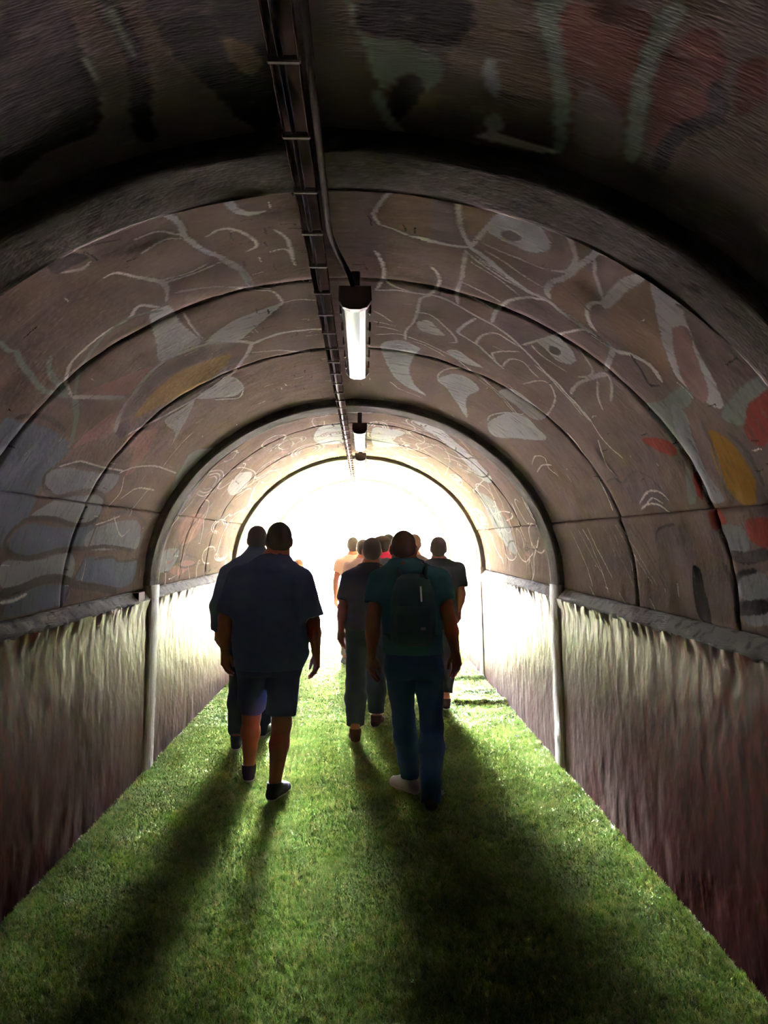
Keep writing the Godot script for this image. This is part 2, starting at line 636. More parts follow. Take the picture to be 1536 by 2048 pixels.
func mural_middle(im: Image) -> void:
	patch(im, [191,196,204,224,205,291,192,337,169,327,145,324,111,328,90,299,83,291], BLUE_GREY)
	patch(im, [148,329,164,328,173,363,174,421,178,507,152,501,148,413,139,371], LIGHT_GREY)
	patch(im, [111,332,133,367,143,430,147,485,130,513,111,490,107,442,113,380], LIGHT_GREY)
	patch(im, [81,309,95,313,105,342,101,423,106,502,80,496,75,413,69,351,72,322], BLUE_GREY)
	patch(im, [63,305,63,368,69,464,38,478,40,392,33,320], LIGHT_GREY)
	patch(im, [74,507,103,512,117,667,75,709,72,634], LIGHT_GREY)
	patch(im, [31,499,62,514,55,644,49,726,13,698,21,566], BLUE_GREY)
	patch(im, [6,324,27,338,33,394,27,475,7,466,4,384], BLUE_GREY)
	patch(im, [220,716,249,698,273,768,280,830,246,866,209,815,170,791,179,746], LIGHT_GREY)
	patch(im, [133,804,158,872,172,1012,158,1044,126,963,126,829], PINK)
	patch(im, [6,912,39,931,47,1092,31,1159,15,1069], PINK)
	patch(im, [346,207,357,203,364,212,362,261,365,321,344,321,321,319,331,274], PALE)
	patch(im, [368,326,400,299,426,289,453,280,431,313,406,350,394,356,374,339], PALE)
	patch(im, [245,270,267,283,297,309,316,326,291,340,267,344,252,304], PINK)
	patch(im, [195,338,222,344,254,360,231,400,208,367], PINK)
	patch(im, [229,443,211,499,180,528,200,544,254,504], PINK)
	patch(im, [268,494,262,560,243,598,286,544,313,494,294,495], PALE)
	patch(im, [317,491,345,470,366,476,369,541,355,568,332,530], PALE)
	patch(im, [250,380,285,355,322,338,364,344,396,371,365,381,331,367,295,373,257,395], DARK)
	patch(im, [236,443,273,469,313,482,357,469,390,418,373,413,321,452,277,440,251,426], DARK)
	patch(im, [258,405,291,384,330,373,355,383,382,397,358,438,321,452,285,437,260,419], TAN)
	patch(im, [228,402,239,393,249,406,234,432,224,427], BLACK)
	patch(im, [328,57,343,81,329,82,317,77], BLACK)
	patch(im, [714,135,715,73,745,109,786,163,766,169,741,169], BROWN)
	patch(im, [670,161,673,127,678,95,693,114,704,163,716,177,688,174], BROWN)
	patch(im, [534,114,536,81,551,47,568,57,570,123,556,125], BROWN)
	patch(im, [592,102,586,62,590,37,610,42,609,72,602,110], BROWN)
	patch(im, [665,76,644,46,655,24,670,41,674,73], BROWN)
	patch(im, [672,39,677,8,694,-2,711,39,701,65,682,57], BLACK)
	patch(im, [645,266,646,215,665,186,683,186,700,212,689,255,678,288], MAUVE)
	patch(im, [568,57,580,47,585,85,595,124,573,125], MAUVE)
	patch(im, [607,95,610,77,617,62,623,60,635,65,647,78,652,89,649,100,641,107,629,107,615,104], WHITE)
	patch(im, [618,96,623,89,630,90,633,95,628,102,621,101], DARK)
	patch(im, [623,62,633,59,646,70,655,86,662,86,648,62,632,50], DARK)
	patch(im, [577,336,588,322,600,339,608,356,600,364,583,360], PALE)
	patch(im, [688,266,697,233,709,238,722,250,728,261,724,278,713,285,697,274], WHITE)
	patch(im, [700,266,705,259,712,262,711,273,704,275], DARK)
	patch(im, [544,435,563,410,588,426,584,464,583,536,594,606,615,660,588,639,567,594,554,524], WHITE)
	patch(im, [621,548,633,497,652,487,673,516,667,592,685,696,656,630,638,582], WHITE)
	patch(im, [713,663,720,549,739,515,762,517,781,532,759,621,736,703], WHITE)
	patch(im, [616,411,627,394,650,412,661,422,639,430], WHITE)
	patch(im, [694,485,705,440,732,446,755,456,751,492,728,496], PALE)
	patch(im, [718,69,724,54,741,67,765,90,787,103,806,114,824,125,821,139,806,148,796,153,785,151,769,137,743,105], PALE)
	patch(im, [755,104,760,88,787,112,812,133,804,150,786,143], PINK)
	patch(im, [776,118,780,108,805,127,816,144,802,150], PINK)
	patch(im, [796,230,799,197,796,159,807,152,814,176,818,208,843,218,847,238,826,235,810,233], GREEN_GREY)
	patch(im, [806,191,820,184,843,198,873,210,901,201,900,227,860,228,825,212], LIGHT_GREY)
	patch(im, [839,169,849,150,868,143,887,145,907,157,906,180,889,191,865,187], OCHRE)
	patch(im, [827,288,830,256,842,237,852,247,845,268], RED)
	patch(im, [831,105,824,69,861,106,856,122,842,118], RED)
	patch(im, [871,230,882,228,899,240,887,246], MAROON)
	patch(im, [866,242,877,240,898,249,901,269], GREEN_GREY)
	patch(im, [813,57,813,78,820,110,831,138,843,119,829,97,823,68], GREEN_GREY)
	patch(im, [923,183,921,150,946,164,940,185], RED)
	patch(im, [911,237,912,217,926,216,929,239], RED)
	patch(im, [927,205,931,191,947,191,947,219], LIGHT_GREY)
	patch(im, [720,36,727,15,757,11,790,37,801,71,763,63,741,63], MAUVE)
	patch(im, [969,301,969,289,991,285,1023,277,1023,299,1002,308], BLACK)
	patch(im, [972,219,968,184,975,175,990,179,995,215,986,224], LIGHT_GREY)
	patch(im, [1004,220,1000,180,1013,182,1017,214], LIGHT_GREY)
	patch(im, [926,227,929,192,947,191,951,222], LIGHT_GREY)
	patch(im, [926,358,922,317,937,293,965,303,966,339,941,369], MAUVE)
	patch(im, [849,418,853,349,874,312,898,313,894,381,868,423], MAUVE)
	stroke(im, [555,23,555,36,543,61,535,84,531,102,535,117], 2.6, PALE)
	stroke(im, [535,117,545,123,558,131], 2.0, PALE)
	stroke(im, [558,131,571,133,588,135,601,131], 3.6, WHITE)
	stroke(im, [588,24,586,39,584,63,586,84,592,109,601,131], 3.0, PALE)
	stroke(im, [601,131,606,101,610,78,617,61,624,48,631,39], 3.0, PALE)
	stroke(im, [622,57,631,51,642,53,654,63,663,75,670,91,670,112,661,122], 3.0, PALE)
	stroke(im, [601,131,616,142,634,158,653,172,671,174,692,182,714,186,738,188,751,176,766,169,784,175], 4.0, WHITE)
	stroke(im, [606,117,618,122,633,124,648,125,661,122], 1.6, PALE)
	stroke(im, [601,142,618,156,636,169,660,178], 2.0, PALE)
	stroke(im, [605,154,627,169,650,188], 1.4, PALE)
	stroke(im, [610,146,631,161,655,178], 1.4, PALE)
	stroke(im, [599,139,601,168,603,193,603,225,608,253], 2.8, PALE)
	stroke(im, [601,199,620,207,639,215], 2.2, PALE)
	stroke(im, [608,227,624,232,640,238], 1.6, PALE)
	stroke(im, [535,254,550,250,567,251,583,247,599,252,619,265,644,279,659,285,676,298,701,319,726,335,758,350,787,360], 3.2, WHITE)
	stroke(im, [542,228,550,240,569,250,582,245,587,218,584,197,577,183], 2.6, PALE)
	stroke(im, [533,166,538,185,541,214,538,239,535,254], 2.6, PALE)
	stroke(im, [583,247,575,265,575,299,573,339,568,369,569,399], 2.4, PALE)
	stroke(im, [576,305,588,303,603,323,617,351,621,369,614,377], 2.2, PALE)
	stroke(im, [628,276,621,306,619,335,640,352,656,369,679,389], 3.0, WHITE)
	stroke(im, [643,274,641,242,645,211,654,190,664,181,671,174], 3.0, PALE)
	stroke(im, [640,352,641,322,651,298,663,298,677,303], 2.6, PALE)
	stroke(im, [679,293,690,257,699,220,708,191,715,184], 2.4, PALE)
	stroke(im, [685,283,701,296,714,297,728,296], 2.0, PALE)
	stroke(im, [718,231,732,241,744,256,745,273,739,288], 2.4, PALE)
	stroke(im, [677,383,678,355,688,340,705,351,714,357], 2.4, PALE)
	stroke(im, [680,316,663,349,660,363,667,376], 2.0, PALE)
	stroke(im, [701,327,716,333,742,350,765,356,786,364], 2.0, PALE)
	stroke(im, [672,167,667,157,666,140,672,122,674,100,677,79,678,65,675,53], 4.0, PALE)
	stroke(im, [675,65,681,68,686,65], 5.0, PALE)
	stroke(im, [680,79,687,98,694,111,702,125], 2.6, PALE)
	stroke(im, [711,68,707,89,707,113,708,133], 7.0, PALE)
	stroke(im, [705,129,699,142,703,160,710,173,718,178], 3.2, PALE)
	stroke(im, [738,188,745,211,750,231], 4.0, PALE)
	stroke(im, [749,336,745,303,748,269,752,241,763,249,778,281], 2.6, PALE)
	stroke(im, [754,267,766,292,781,310], 2.4, PALE)
	stroke(im, [707,404,715,369,726,355,740,375,748,405,753,450,747,487], 2.0, PALE)
	stroke(im, [622,558,618,519,626,477,642,453,663,458,688,482], 2.0, WHITE)
	stroke(im, [709,647,707,605,719,545,735,513,751,514], 2.0, WHITE)
	stroke(im, [537,398,556,387,572,389,624,423,657,457,688,482,732,524], 2.0, WHITE)
	stroke(im, [751,176,765,184,781,193,786,183], 2.0, BLACK)
	stroke(im, [741,72,764,69,785,71,802,72], 3.0, DARK)
	stroke(im, [714,45,712,29,709,1], 7.0, GREEN_GREY)
	stroke(im, [709,1,708,-13,713,-30,716,-41], 4.0, GREEN_GREY)
	stroke(im, [668,31,668,19,670,7], 6.0, GREEN_GREY)
	stroke(im, [685,13,685,0,686,-11], 3.0, GREEN_GREY)
	stroke(im, [809,383,836,408,858,408], 2.0, PALE)
	stroke(im, [804,678,794,628,802,599,819,614,834,600], 1.6, PALE)
	stroke(im, [818,681,811,632,816,596], 1.6, PALE)
	stroke(im, [861,443,859,416,866,398,857,354,866,325,882,313], 2.0, DARK)
	stroke(im, [894,381,883,350,883,323,894,309], 2.0, PALE)
	stroke(im, [899,371,890,343,897,324], 1.6, PALE)
	stroke(im, [750,234,745,214,740,191], 4.0, PALE)
	stroke(im, [747,333,745,305,749,271,754,243], 2.4, PALE)
	stroke(im, [827,167,853,177,890,192,905,193], 3.0, DARK)
	stroke(im, [844,144,863,134,893,138], 4.0, DARK)
	stroke(im, [838,357,814,370,788,362], 2.0, PALE)
	stroke(im, [786,448,811,450,844,460,899,473], 2.4, PALE)
	stroke(im, [953,223,955,199,950,165], 8.0, BLACK)
	stroke(im, [986,227,972,219,966,190], 4.0, BLACK)
	stroke(im, [1003,231,1001,213,996,180], 9.0, BLACK)
	stroke(im, [962,242,987,231,1015,229], 6.0, DARK)
	stroke(im, [941,374,926,358,921,316], 2.0, DARK)
	stroke(im, [901,383,896,359,899,334,907,320], 2.0, PALE)
	stroke(im, [228,402,250,369,282,348,316,326,343,326,374,339,397,364,408,384], 5.0, PALE)
	stroke(im, [232,437,271,475,311,489,342,487,368,467,395,415,406,382], 4.0, PALE)
	stroke(im, [408,384,437,369,468,374,489,377], 5.0, WHITE)
	stroke(im, [401,412,430,432,462,464], 2.4, PALE)
	stroke(im, [451,279,446,247,429,232,411,210,387,192,376,186], 2.4, PALE)
	stroke(im, [429,232,431,207,428,185,421,167,415,146,409,130], 3.0, PALE)
	stroke(im, [453,280,467,277,481,284], 2.0, PALE)
	stroke(im, [363,196,369,179,369,162,362,146,355,132], 2.4, PALE)
	stroke(im, [369,162,385,166,404,165,421,159], 2.0, PALE)
	stroke(im, [355,201,344,183,330,195,310,196,287,200,267,209,252,229,242,260], 3.0, PALE)
	stroke(im, [356,211,334,196,309,199,285,215,265,232,245,262], 3.0, GREEN_GREY)
	stroke(im, [256,134,249,152,243,178,237,207,239,230,241,257], 4.0, GREEN_GREY)
	stroke(im, [265,175,255,190,248,218,244,248], 4.0, GREEN_GREY)
	stroke(im, [243,264,230,291,208,318,193,330], 5.0, GREEN_GREY)
	stroke(im, [256,110,253,126,256,134], 3.0, GREEN_GREY)
	stroke(im, [242,260,254,300,267,344], 4.0, PALE)
	stroke(im, [368,238,366,280,367,317], 2.2, PALE)
	stroke(im, [346,207,335,267,320,317], 1.8, PALE)
	stroke(im, [321,488,348,512,363,506], 2.0, WHITE)
	stroke(im, [340,482,365,484,369,541,355,583,330,539], 2.0, WHITE)
	stroke(im, [205,207,212,228,214,259,209,296], 4.0, DARK)
	stroke(im, [146,329,160,322,173,342,179,384,179,433,181,503], 4.0, DARK)
	stroke(im, [146,329,136,369,145,416,151,459,142,506,124,512,109,493,105,444,111,382,109,330], 4.5, DARK)
	stroke(im, [109,330,97,308,81,301,69,323,66,366,72,415,74,473,74,507], 4.5, DARK)
	stroke(im, [142,506,91,515,54,504,27,481,7,466], 4.0, DARK)
	stroke(im, [29,312,31,346,38,393,37,448,26,501,18,566,7,642], 8.0, DARK)
	stroke(im, [74,507,76,580,68,694], 4.0, DARK)
	stroke(im, [123,545,128,597,124,668,107,731], 4.0, DARK)
	stroke(im, [58,544,60,607,52,646,53,724], 3.0, DARK)
	stroke(im, [170,340,182,379,182,422,185,511], 2.0, PALE)
	stroke(im, [181,503,196,542,206,618,206,712], 2.4, PALE)
	stroke(im, [177,526,155,543,131,527], 2.0, PALE)
	stroke(im, [171,648,144,631,122,622], 1.6, PALE)
	stroke(im, [120,564,92,618,102,644], 2.0, PALE)
	stroke(im, [146,556,166,596,169,672], 2.0, PALE)
	stroke(im, [106,509,121,588], 2.0, PALE)
	stroke(im, [216,688,249,672,280,679,319,676], 2.0, DARK)
	stroke(im, [209,635,245,623,275,615], 1.8, PALE)
	stroke(im, [20,314,20,340,25,366], 3.0, PALE)
	stroke(im, [56,517,31,513], 2.0, PALE)
	stroke(im, [376,22,394,13,409,20,416,38], 2.0, PALE)
	stroke(im, [391,41,396,55,400,68,404,85,403,104,411,137,420,157,428,182,430,218], 3.4, WHITE)
	stroke(im, [438,64,441,83,449,94,458,93], 4.5, WHITE)
	stroke(im, [416,113,430,108,441,122,447,143,438,153], 2.6, PALE)
	stroke(im, [373,85,390,87,401,99], 2.0, PALE)
	stroke(im, [371,104,390,99,399,104], 1.8, PALE)
	stroke(im, [366,156,388,163,407,158], 2.0, PALE)
	stroke(im, [322,83,332,91,340,88], 3.0, PALE)
	stroke(im, [462,122,469,141,470,175], 2.4, PALE)
	stroke(im, [400,38,407,33,411,38], 3.0, PALE)
	stroke(im, [342,43,351,45,366,42,382,39], 2.2, GREEN_GREY)
	stroke(im, [323,47,335,47,346,50], 2.4, GREEN_GREY)
	stroke(im, [340,116,349,117,359,139,372,163,367,186], 2.4, PALE)
	stroke(im, [454,160,467,159,470,190], 2.0, PALE)
	stroke(im, [338,68,351,71,365,78], 1.6, DARK)
	stroke(im, [373,187,396,198,421,218,444,238], 2.0, PALE)
	stroke(im, [534,316,542,327,552,343], 1.8, PALE)
	stroke(im, [534,348,544,352,555,359], 1.8, PALE)
	stroke(im, [537,365,549,368,563,376], 1.8, PALE)
	stroke(im, [607,142,623,152,638,163], 1.4, PALE)
	stroke(im, [612,130,630,138,648,149,662,154], 1.4, PALE)
	stroke(im, [578,401,596,411,616,433], 1.8, PALE)
	stroke(im, [560,624,578,662,609,684], 1.8, PALE)
	stroke(im, [665,474,689,489,727,527,753,554], 1.8, PALE)
	stroke(im, [694,435,722,452,756,479], 1.6, PALE)
	stroke(im, [725,338,747,352,775,366], 1.6, PALE)
	stroke(im, [704,313,721,323,745,339,772,353], 1.6, DARK)
	stroke(im, [670,136,684,142,704,153], 1.8, DARK)
	stroke(im, [749,219,766,225,786,215], 2.0, DARK)
	stroke(im, [925,828,963,813,1001,787], 1.2, DARK)
	stroke(im, [924,799,963,784,998,757], 1.2, LIGHT_GREY)
	stroke(im, [924,773,962,756,1020,717], 0.9, DARK)
	stroke(im, [923,747,962,729,1005,695], 0.9, DARK)
	stroke(im, [923,722,961,703,1022,675], 0.9, BROWN)
	stroke(im, [922,699,961,679,1015,640], 0.9, DARK)
	stroke(im, [922,676,960,655,1008,623], 1.5, PALE)
	stroke(im, [921,654,960,633,1006,603], 1.5, DARK)
	stroke(im, [921,633,959,611,992,572], 1.2, PALE)
	stroke(im, [921,613,959,591,1013,561], 1.5, PALE)
	stroke(im, [920,594,958,571,993,538], 1.5, PALE)
	stroke(im, [920,575,958,552,997,509], 1.2, DARK)
	stroke(im, [920,558,958,534,994,493], 0.9, DARK)
	stroke(im, [919,540,957,516,1004,481], 0.9, DARK)
	stroke(im, [919,524,957,499,998,465], 1.2, LIGHT_GREY)
	stroke(im, [919,508,957,483,992,442], 1.2, DARK)
	stroke(im, [919,492,956,467,984,419], 1.2, DARK)
	stroke(im, [918,477,956,452,990,410], 0.9, PALE)
	stroke(im, [918,463,956,437,992,398], 1.5, LIGHT_GREY)
	stroke(im, [918,449,955,423,985,384], 0.9, BROWN)
	stroke(im, [918,435,955,409,995,373], 1.5, DARK)
	stroke(im, [917,422,955,396,998,361], 1.2, DARK)
	stroke(im, [1010,733,1023,713,1040,699], 1.2, DARK)
	stroke(im, [1010,682,1022,664,1038,651], 1.2, DARK)
	stroke(im, [1010,634,1022,618,1036,606], 1.2, PALE)
	stroke(im, [1010,591,1021,576,1035,566], 1.2, DARK)
	stroke(im, [1010,552,1021,538,1034,528], 1.2, DARK)
	stroke(im, [1010,515,1020,502,1032,493], 1.2, PALE)
	stroke(im, [1009,481,1020,469,1031,461], 1.2, DARK)
	stroke(im, [1009,450,1019,439,1030,431], 1.2, DARK)
	stroke(im, [1009,420,1019,410,1029,403], 1.2, PALE)

func mural_near(im: Image) -> void:
	patch(im, [388,92,409,101,407,128,405,154,392,189,367,191,339,193], BLACK)
	patch(im, [440,111,488,119,479,217,465,214,452,176,442,151,439,129], BLACK)
	patch(im, [464,140,474,147,479,163,471,170,465,157], BROWN)
	stroke(im, [423,106,424,121,425,138,422,162,415,185,413,210], 7.0, BLACK)
	stroke(im, [423,109,424,125,424,142], 3.0, GREEN_GREY)
	stroke(im, [405,136,404,154], 2.5, GREEN_GREY)
	patch(im, [518,119,522,123,524,140,535,142,545,142,557,150,562,160,559,174,550,184,552,170,544,168,538,178,532,182,527,161], GREEN_GREY)
	patch(im, [524,119,567,112,569,132,560,149,545,141,526,138], BLACK)
	patch(im, [537,190,544,169,552,170,553,182,546,204,541,214], BLACK)
	stroke(im, [531,185,534,199,538,211,544,222,550,224], 5.0, GREEN_GREY)
	stroke(im, [580,146,582,157,587,175], 5.0, LIGHT_GREY)
	patch(im, [593,104,603,100,612,136,622,161,630,203,625,206,612,155,601,127], GREEN_GREY)
	patch(im, [604,102,634,93,641,114,645,138,651,164,654,193,633,196,619,149,610,130], DULL_RED)
	patch(im, [624,158,630,146,651,164,654,193,634,196], MAUVE)
	patch(im, [638,94,645,82,647,101,648,121,657,152,665,184,659,189,648,151,642,127], GREEN_GREY)
	patch(im, [676,101,682,90,693,109,688,125], DULL_RED)
	patch(im, [648,109,661,88,678,122,668,169,658,151], DULL_RED)
	stroke(im, [673,114,681,132,672,154,675,184], 6.0, BLACK)
	stroke(im, [586,212,597,211,610,211,625,208], 6.0, PALE)
	stroke(im, [590,191,591,207], 7.0, PALE)

func mural_far(im: Image) -> void:
	patch(im, [421,248,442,163,489,160,483,319,439,322], WHITE)
	patch(im, [542,199,566,178,607,182,585,265,606,318,551,372], WHITE)
	patch(im, [598,53,639,56,719,112,799,146,783,199,696,154,626,100], WHITE)
	patch(im, [142,25,200,8,234,14,242,48,188,75,124,65], LIGHT_GREY)
	patch(im, [215,220,256,207,270,272,230,324,202,286], PALE)
	patch(im, [106,106,138,121,142,199,97,206,75,141], PINK)
	patch(im, [32,21,66,66,65,135,27,103], LIGHT_GREY)
	patch(im, [27,103,43,171,35,230,13,153], PINK)
	patch(im, [819,297,840,238,915,228,973,242,913,340], LIGHT_GREY)
	patch(im, [812,7,830,-7,902,0,871,31], MAUVE)
	stroke(im, [424,-106,420,-121,410,-107,420,-76,455,-65,490,-64], 2.0, WHITE)
	stroke(im, [195,175,237,149,266,180,273,285,241,340,193,328], 2.0, WHITE)
	stroke(im, [264,370,302,365,304,460,254,532,215,530], 1.6, PALE)
	stroke(im, [200,79,242,76,278,108], 1.6, PALE)
	stroke(im, [583,140,621,139,647,187,634,261,591,269], 1.6, PALE)
	stroke(im, [649,290,677,174,714,242,733,398], 1.6, PALE)
	stroke(im, [658,121,752,235,888,304,985,247], 1.6, DARK)
	stroke(im, [675,49,760,132,869,199], 1.6, PALE)
	stroke(im, [803,302,793,185,829,215,889,267], 1.6, WHITE)
	stroke(im, [329,-23,376,-4,422,20,468,52], 1.6, PALE)
	stroke(im, [321,72,377,84,428,111], 1.4, DARK)
	stroke(im, [19,83,105,72,188,75,272,61], 2.0, DARK)
	stroke(im, [13,153,85,173,180,204], 1.6, PALE)

# ------------------------------------------------------------------ lamps, cable tray, small things
func tube_light(d0: float, label: String) -> void:
	var L := 1.27
	var o := base("tube_light", Vector3(-0.031, 2.568, -(d0 + L * 0.5)))
	tag(o, label, "lamp", "sealed tube lights along the crown of the vault")
	var grey := plain_mat(Color(0.36, 0.34, 0.32), 0.6)
	var dark := plain_mat(Color(0.24, 0.17, 0.15), 0.6)
	var st := begin(false)
	box(st, Vector3(0, -0.002, 0), Vector3(0.088, 0.034, L - 0.06), 0.010)
	obj("housing", done(st), grey, o)
	# clear ribbed cover: a half octagon drawn along the lamp, closed at both ends
	var prof := [Vector2(-0.052, -0.016), Vector2(-0.052, -0.032), Vector2(-0.038, -0.054), Vector2(-0.016, -0.062), Vector2(0.016, -0.062), Vector2(0.038, -0.054), Vector2(0.052, -0.032), Vector2(0.052, -0.016)]
	st = begin(false)
	var rows := []
	var uvs := []
	for e in [[-0.5, 0.0], [-0.5, 1.0], [0.5, 1.0], [0.5, 0.0]]:
		var row := PackedVector3Array()
		var uv := PackedVector2Array()
		for p in prof:
			var k: float = e[1]
			row.append(Vector3(p.x * k, lerpf(-0.035, p.y, k), e[0] * (L - 0.07) - (0.02 * e[0] * (1.0 - k))))
			uv.append(Vector2.ZERO)
		rows.append(row)
		uvs.append(uv)
	sheet(st, rows, uvs)
	var clear := StandardMaterial3D.new()
	clear.albedo_color = Color(0.80, 0.86, 0.80, 0.45)
	clear.transparency = BaseMaterial3D.TRANSPARENCY_ALPHA
	clear.roughness = 0.2
	obj("cover", done(st), clear, o)
	st = begin(false)
	box(st, Vector3(0, -0.022, 0), Vector3(0.076, 0.006, L - 0.10), 0.002)
	obj("reflector", done(st), plain_mat(Color(0.86, 0.88, 0.84), 0.35), o)
	st = begin()
	tube(st, [Vector3(0.006, -0.042, -L * 0.46), Vector3(0.006, -0.042, L * 0.46)], 0.012, 14)
	obj("glass_tube", done(st), plain_mat(Color(0.93, 0.95, 0.92), 0.2), o)
	for e in [-1.0, 1.0]:
		st = begin(false)
		var q := [Vector2(-0.057, 0.016), Vector2(-0.060, -0.035), Vector2(-0.043, -0.060), Vector2(-0.018, -0.069), Vector2(0.018, -0.069), Vector2(0.043, -0.060), Vector2(0.060, -0.035), Vector2(0.057, 0.016)]
		rows = []
		uvs = []
		var tall: float = 1.0 if e > 0 else 0.75
		for k in [[0.0, 0.0], [0.0, 0.92], [0.006, 1.0], [0.036, 1.0], [0.036, 0.0]]:
			var row := PackedVector3Array()
			var uv := PackedVector2Array()
			for i in q.size() + 1:
				var p: Vector2 = q[i % q.size()]
				row.append(Vector3(p.x * k[1], (-0.025 + (p.y + 0.025) * k[1]) * tall, e * (L * 0.5 - k[0])))
				uv.append(Vector2.ZERO)
			rows.append(row)
			uvs.append(uv)
		sheet(st, rows, uvs, e > 0)
		obj("end_cap", done(st), dark if e > 0 else grey, o)
	for i in 5:
		for s in [-1.0, 1.0]:
			st = begin(false)
			box(st, Vector3(s * 0.056, -0.020, -L * 0.36 + i * L * 0.18), Vector3(0.008, 0.036, 0.022), 0.003)
			obj("clip", done(st), dark, o)
	for s in [-0.36, 0.36]:
		st = begin(false)
		box(st, Vector3(0, 0.070, s * L), Vector3(0.036, 0.110, 0.03), 0.004)
		obj("bracket", done(st), dark, o)

func fittings() -> void:
	tube_light(2.70, "sealed tube light with clear cover nearest to the viewer under the vault, unlit")
	tube_light(5.92, "second tube light along the vault, just beyond the first dark rib, bright from the daylight")
	tube_light(7.95, "farthest small tube light near the tunnel mouth")
	# cable tray with its pipe
	var o := base("cable_tray", Vector3(-0.155, 2.625, 0))
	tag(o, "dark cable tray with thin pipes along the vault crown, left of the lights", "cable tray")
	var brown := plain_mat(Color(0.12, 0.09, 0.085), 0.9, 0.0, 0.0)
	var st := begin(false)
	box(st, Vector3(0, 0.004, -5.4), Vector3(0.058, 0.004, 14.8), 0.001)
	for s in [-0.028, 0.028]:
		box(st, Vector3(s, -0.008, -5.4), Vector3(0.003, 0.026, 14.8), 0.001)
	obj("tray", done(st), brown, o)
	st = begin()
	tube(st, [Vector3(-0.006, -0.012, 2.0), Vector3(-0.006, -0.012, -12.8)], 0.006, 10)
	obj("pipe", done(st), plain_mat(Color(0.42, 0.36, 0.35), 0.6, 0.0, 0.1), o)  # pale colour stands in for a highlight line along the dark tray
	st = begin()
	tube(st, [Vector3(0.05, -0.012, 2.0), Vector3(0.05, -0.012, -2.2), Vector3(0.052, -0.012, -2.32), Vector3(0.066, -0.011, -2.45), Vector3(0.09, -0.008, -2.6), Vector3(0.105, -0.02, -2.65), Vector3(0.116, -0.045, -2.69)], 0.009, 10)
	obj("branch_pipe", done(st), plain_mat(Color(0.15, 0.12, 0.115), 0.8, 0.0, 0.05), o)
	var clip := plain_mat(Color(0.50, 0.44, 0.42), 0.6, 0.0, 0.12)
	st = begin(false)
	box(st, Vector3(0, -0.016, 0), Vector3(0.066, 0.014, 0.014), 0.003)
	var cm := done(st)
	st = begin(false)
	box(st, Vector3(0, 0.036, 0), Vector3(0.014, 0.066, 0.014), 0.002)
	var hm := done(st)
	for i in 46:
		var c := obj("saddle", cm, clip, o)
		c.position.z = 0.5 - i * 0.28
		if i % 3 == 0:
			var h := obj("hanger", hm, brown, o)
			h.position.z = 0.5 - i * 0.28
	# small red box on the left ledge
	var rb := base("junction_box", Vector3(wall_x(-1.0, LEDGE_Y) - 0.022, LEDGE_Y + 0.028, -5.42))
	tag(rb, "small dark red box fixed on the left ledge beside the pilaster", "box")
	var red := plain_mat(Color(0.28, 0.10, 0.095), 0.7, 0.0, 0.12)
	st = begin(false)
	box(st, Vector3.ZERO, Vector3(0.05, 0.075, 0.14), 0.006)
	obj("case", done(st), red, rb)
	st = begin(false)
	box(st, Vector3(0.027, 0, 0), Vector3(0.008, 0.08, 0.146), 0.003)
	obj("lid", done(st), red, rb)
	# litter on the turf
	for q in [[0.497, 5.08, 0.034, "crumpled white paper scrap lying on the turf behind the man with the backpack"], [1.295, 6.52, 0.018, "tiny white scrap on the turf near the right wall"]]:
		st = begin(false)
		var r := RandomNumberGenerator.new()
		r.seed = int(q[0] * 1000.0)
		for k in 7:
			var c: Vector3 = Vector3(r.randf_range(-1, 1), r.randf_range(0.2, 0.7), r.randf_range(-1, 1)) * q[2] * 0.6
			var a: Vector3 = Vector3(r.randf_range(-1, 1), r.randf_range(-0.5, 0.5), r.randf_range(-1, 1)).normalized() * q[2] * 0.7
			var b: Vector3 = a.cross(Vector3(r.randf_range(-1, 1), 1, r.randf_range(-1, 1))).normalized() * q[2] * 0.5
			var n: Vector3 = a.cross(b).normalized() * 0.0012
			quad(st, c - a - b + n, c + a - b * 0.6 + n, c + a + b + n, c - a * 0.7 + b + n)
			quad(st, c - a - b - n, c - a * 0.7 + b - n, c + a + b - n, c + a - b * 0.6 - n)
		var sc := obj("paper_scrap", done(st), plain_mat(Color(0.93, 0.93, 0.92), 0.8))
		sc.position = Vector3(q[0], 0.024, -q[1])
		tag(sc, q[3], "litter")

# ------------------------------------------------------------------ turf
func ground_y(x: float, d: float) -> float:
	var h := 0.004 * noise.get_noise_2d(x * 60.0, d * 60.0)
	for f in [[7.93, 0.045, 0.75, 0.05], [8.52, 0.022, 0.95, 0.04], [9.32, 0.035, 0.95, 0.05], [7.45, 0.012, 0.9, 0.06]]:
		var dd: float = d - f[0] - 0.10 * (x - 1.2) - 0.01 * sin(x * 21.0)
		h += f[1] * exp(-dd * dd / (2.0 * f[3] * f[3])) * smoothstep(f[2], f[2] + 0.25, x)
	return h

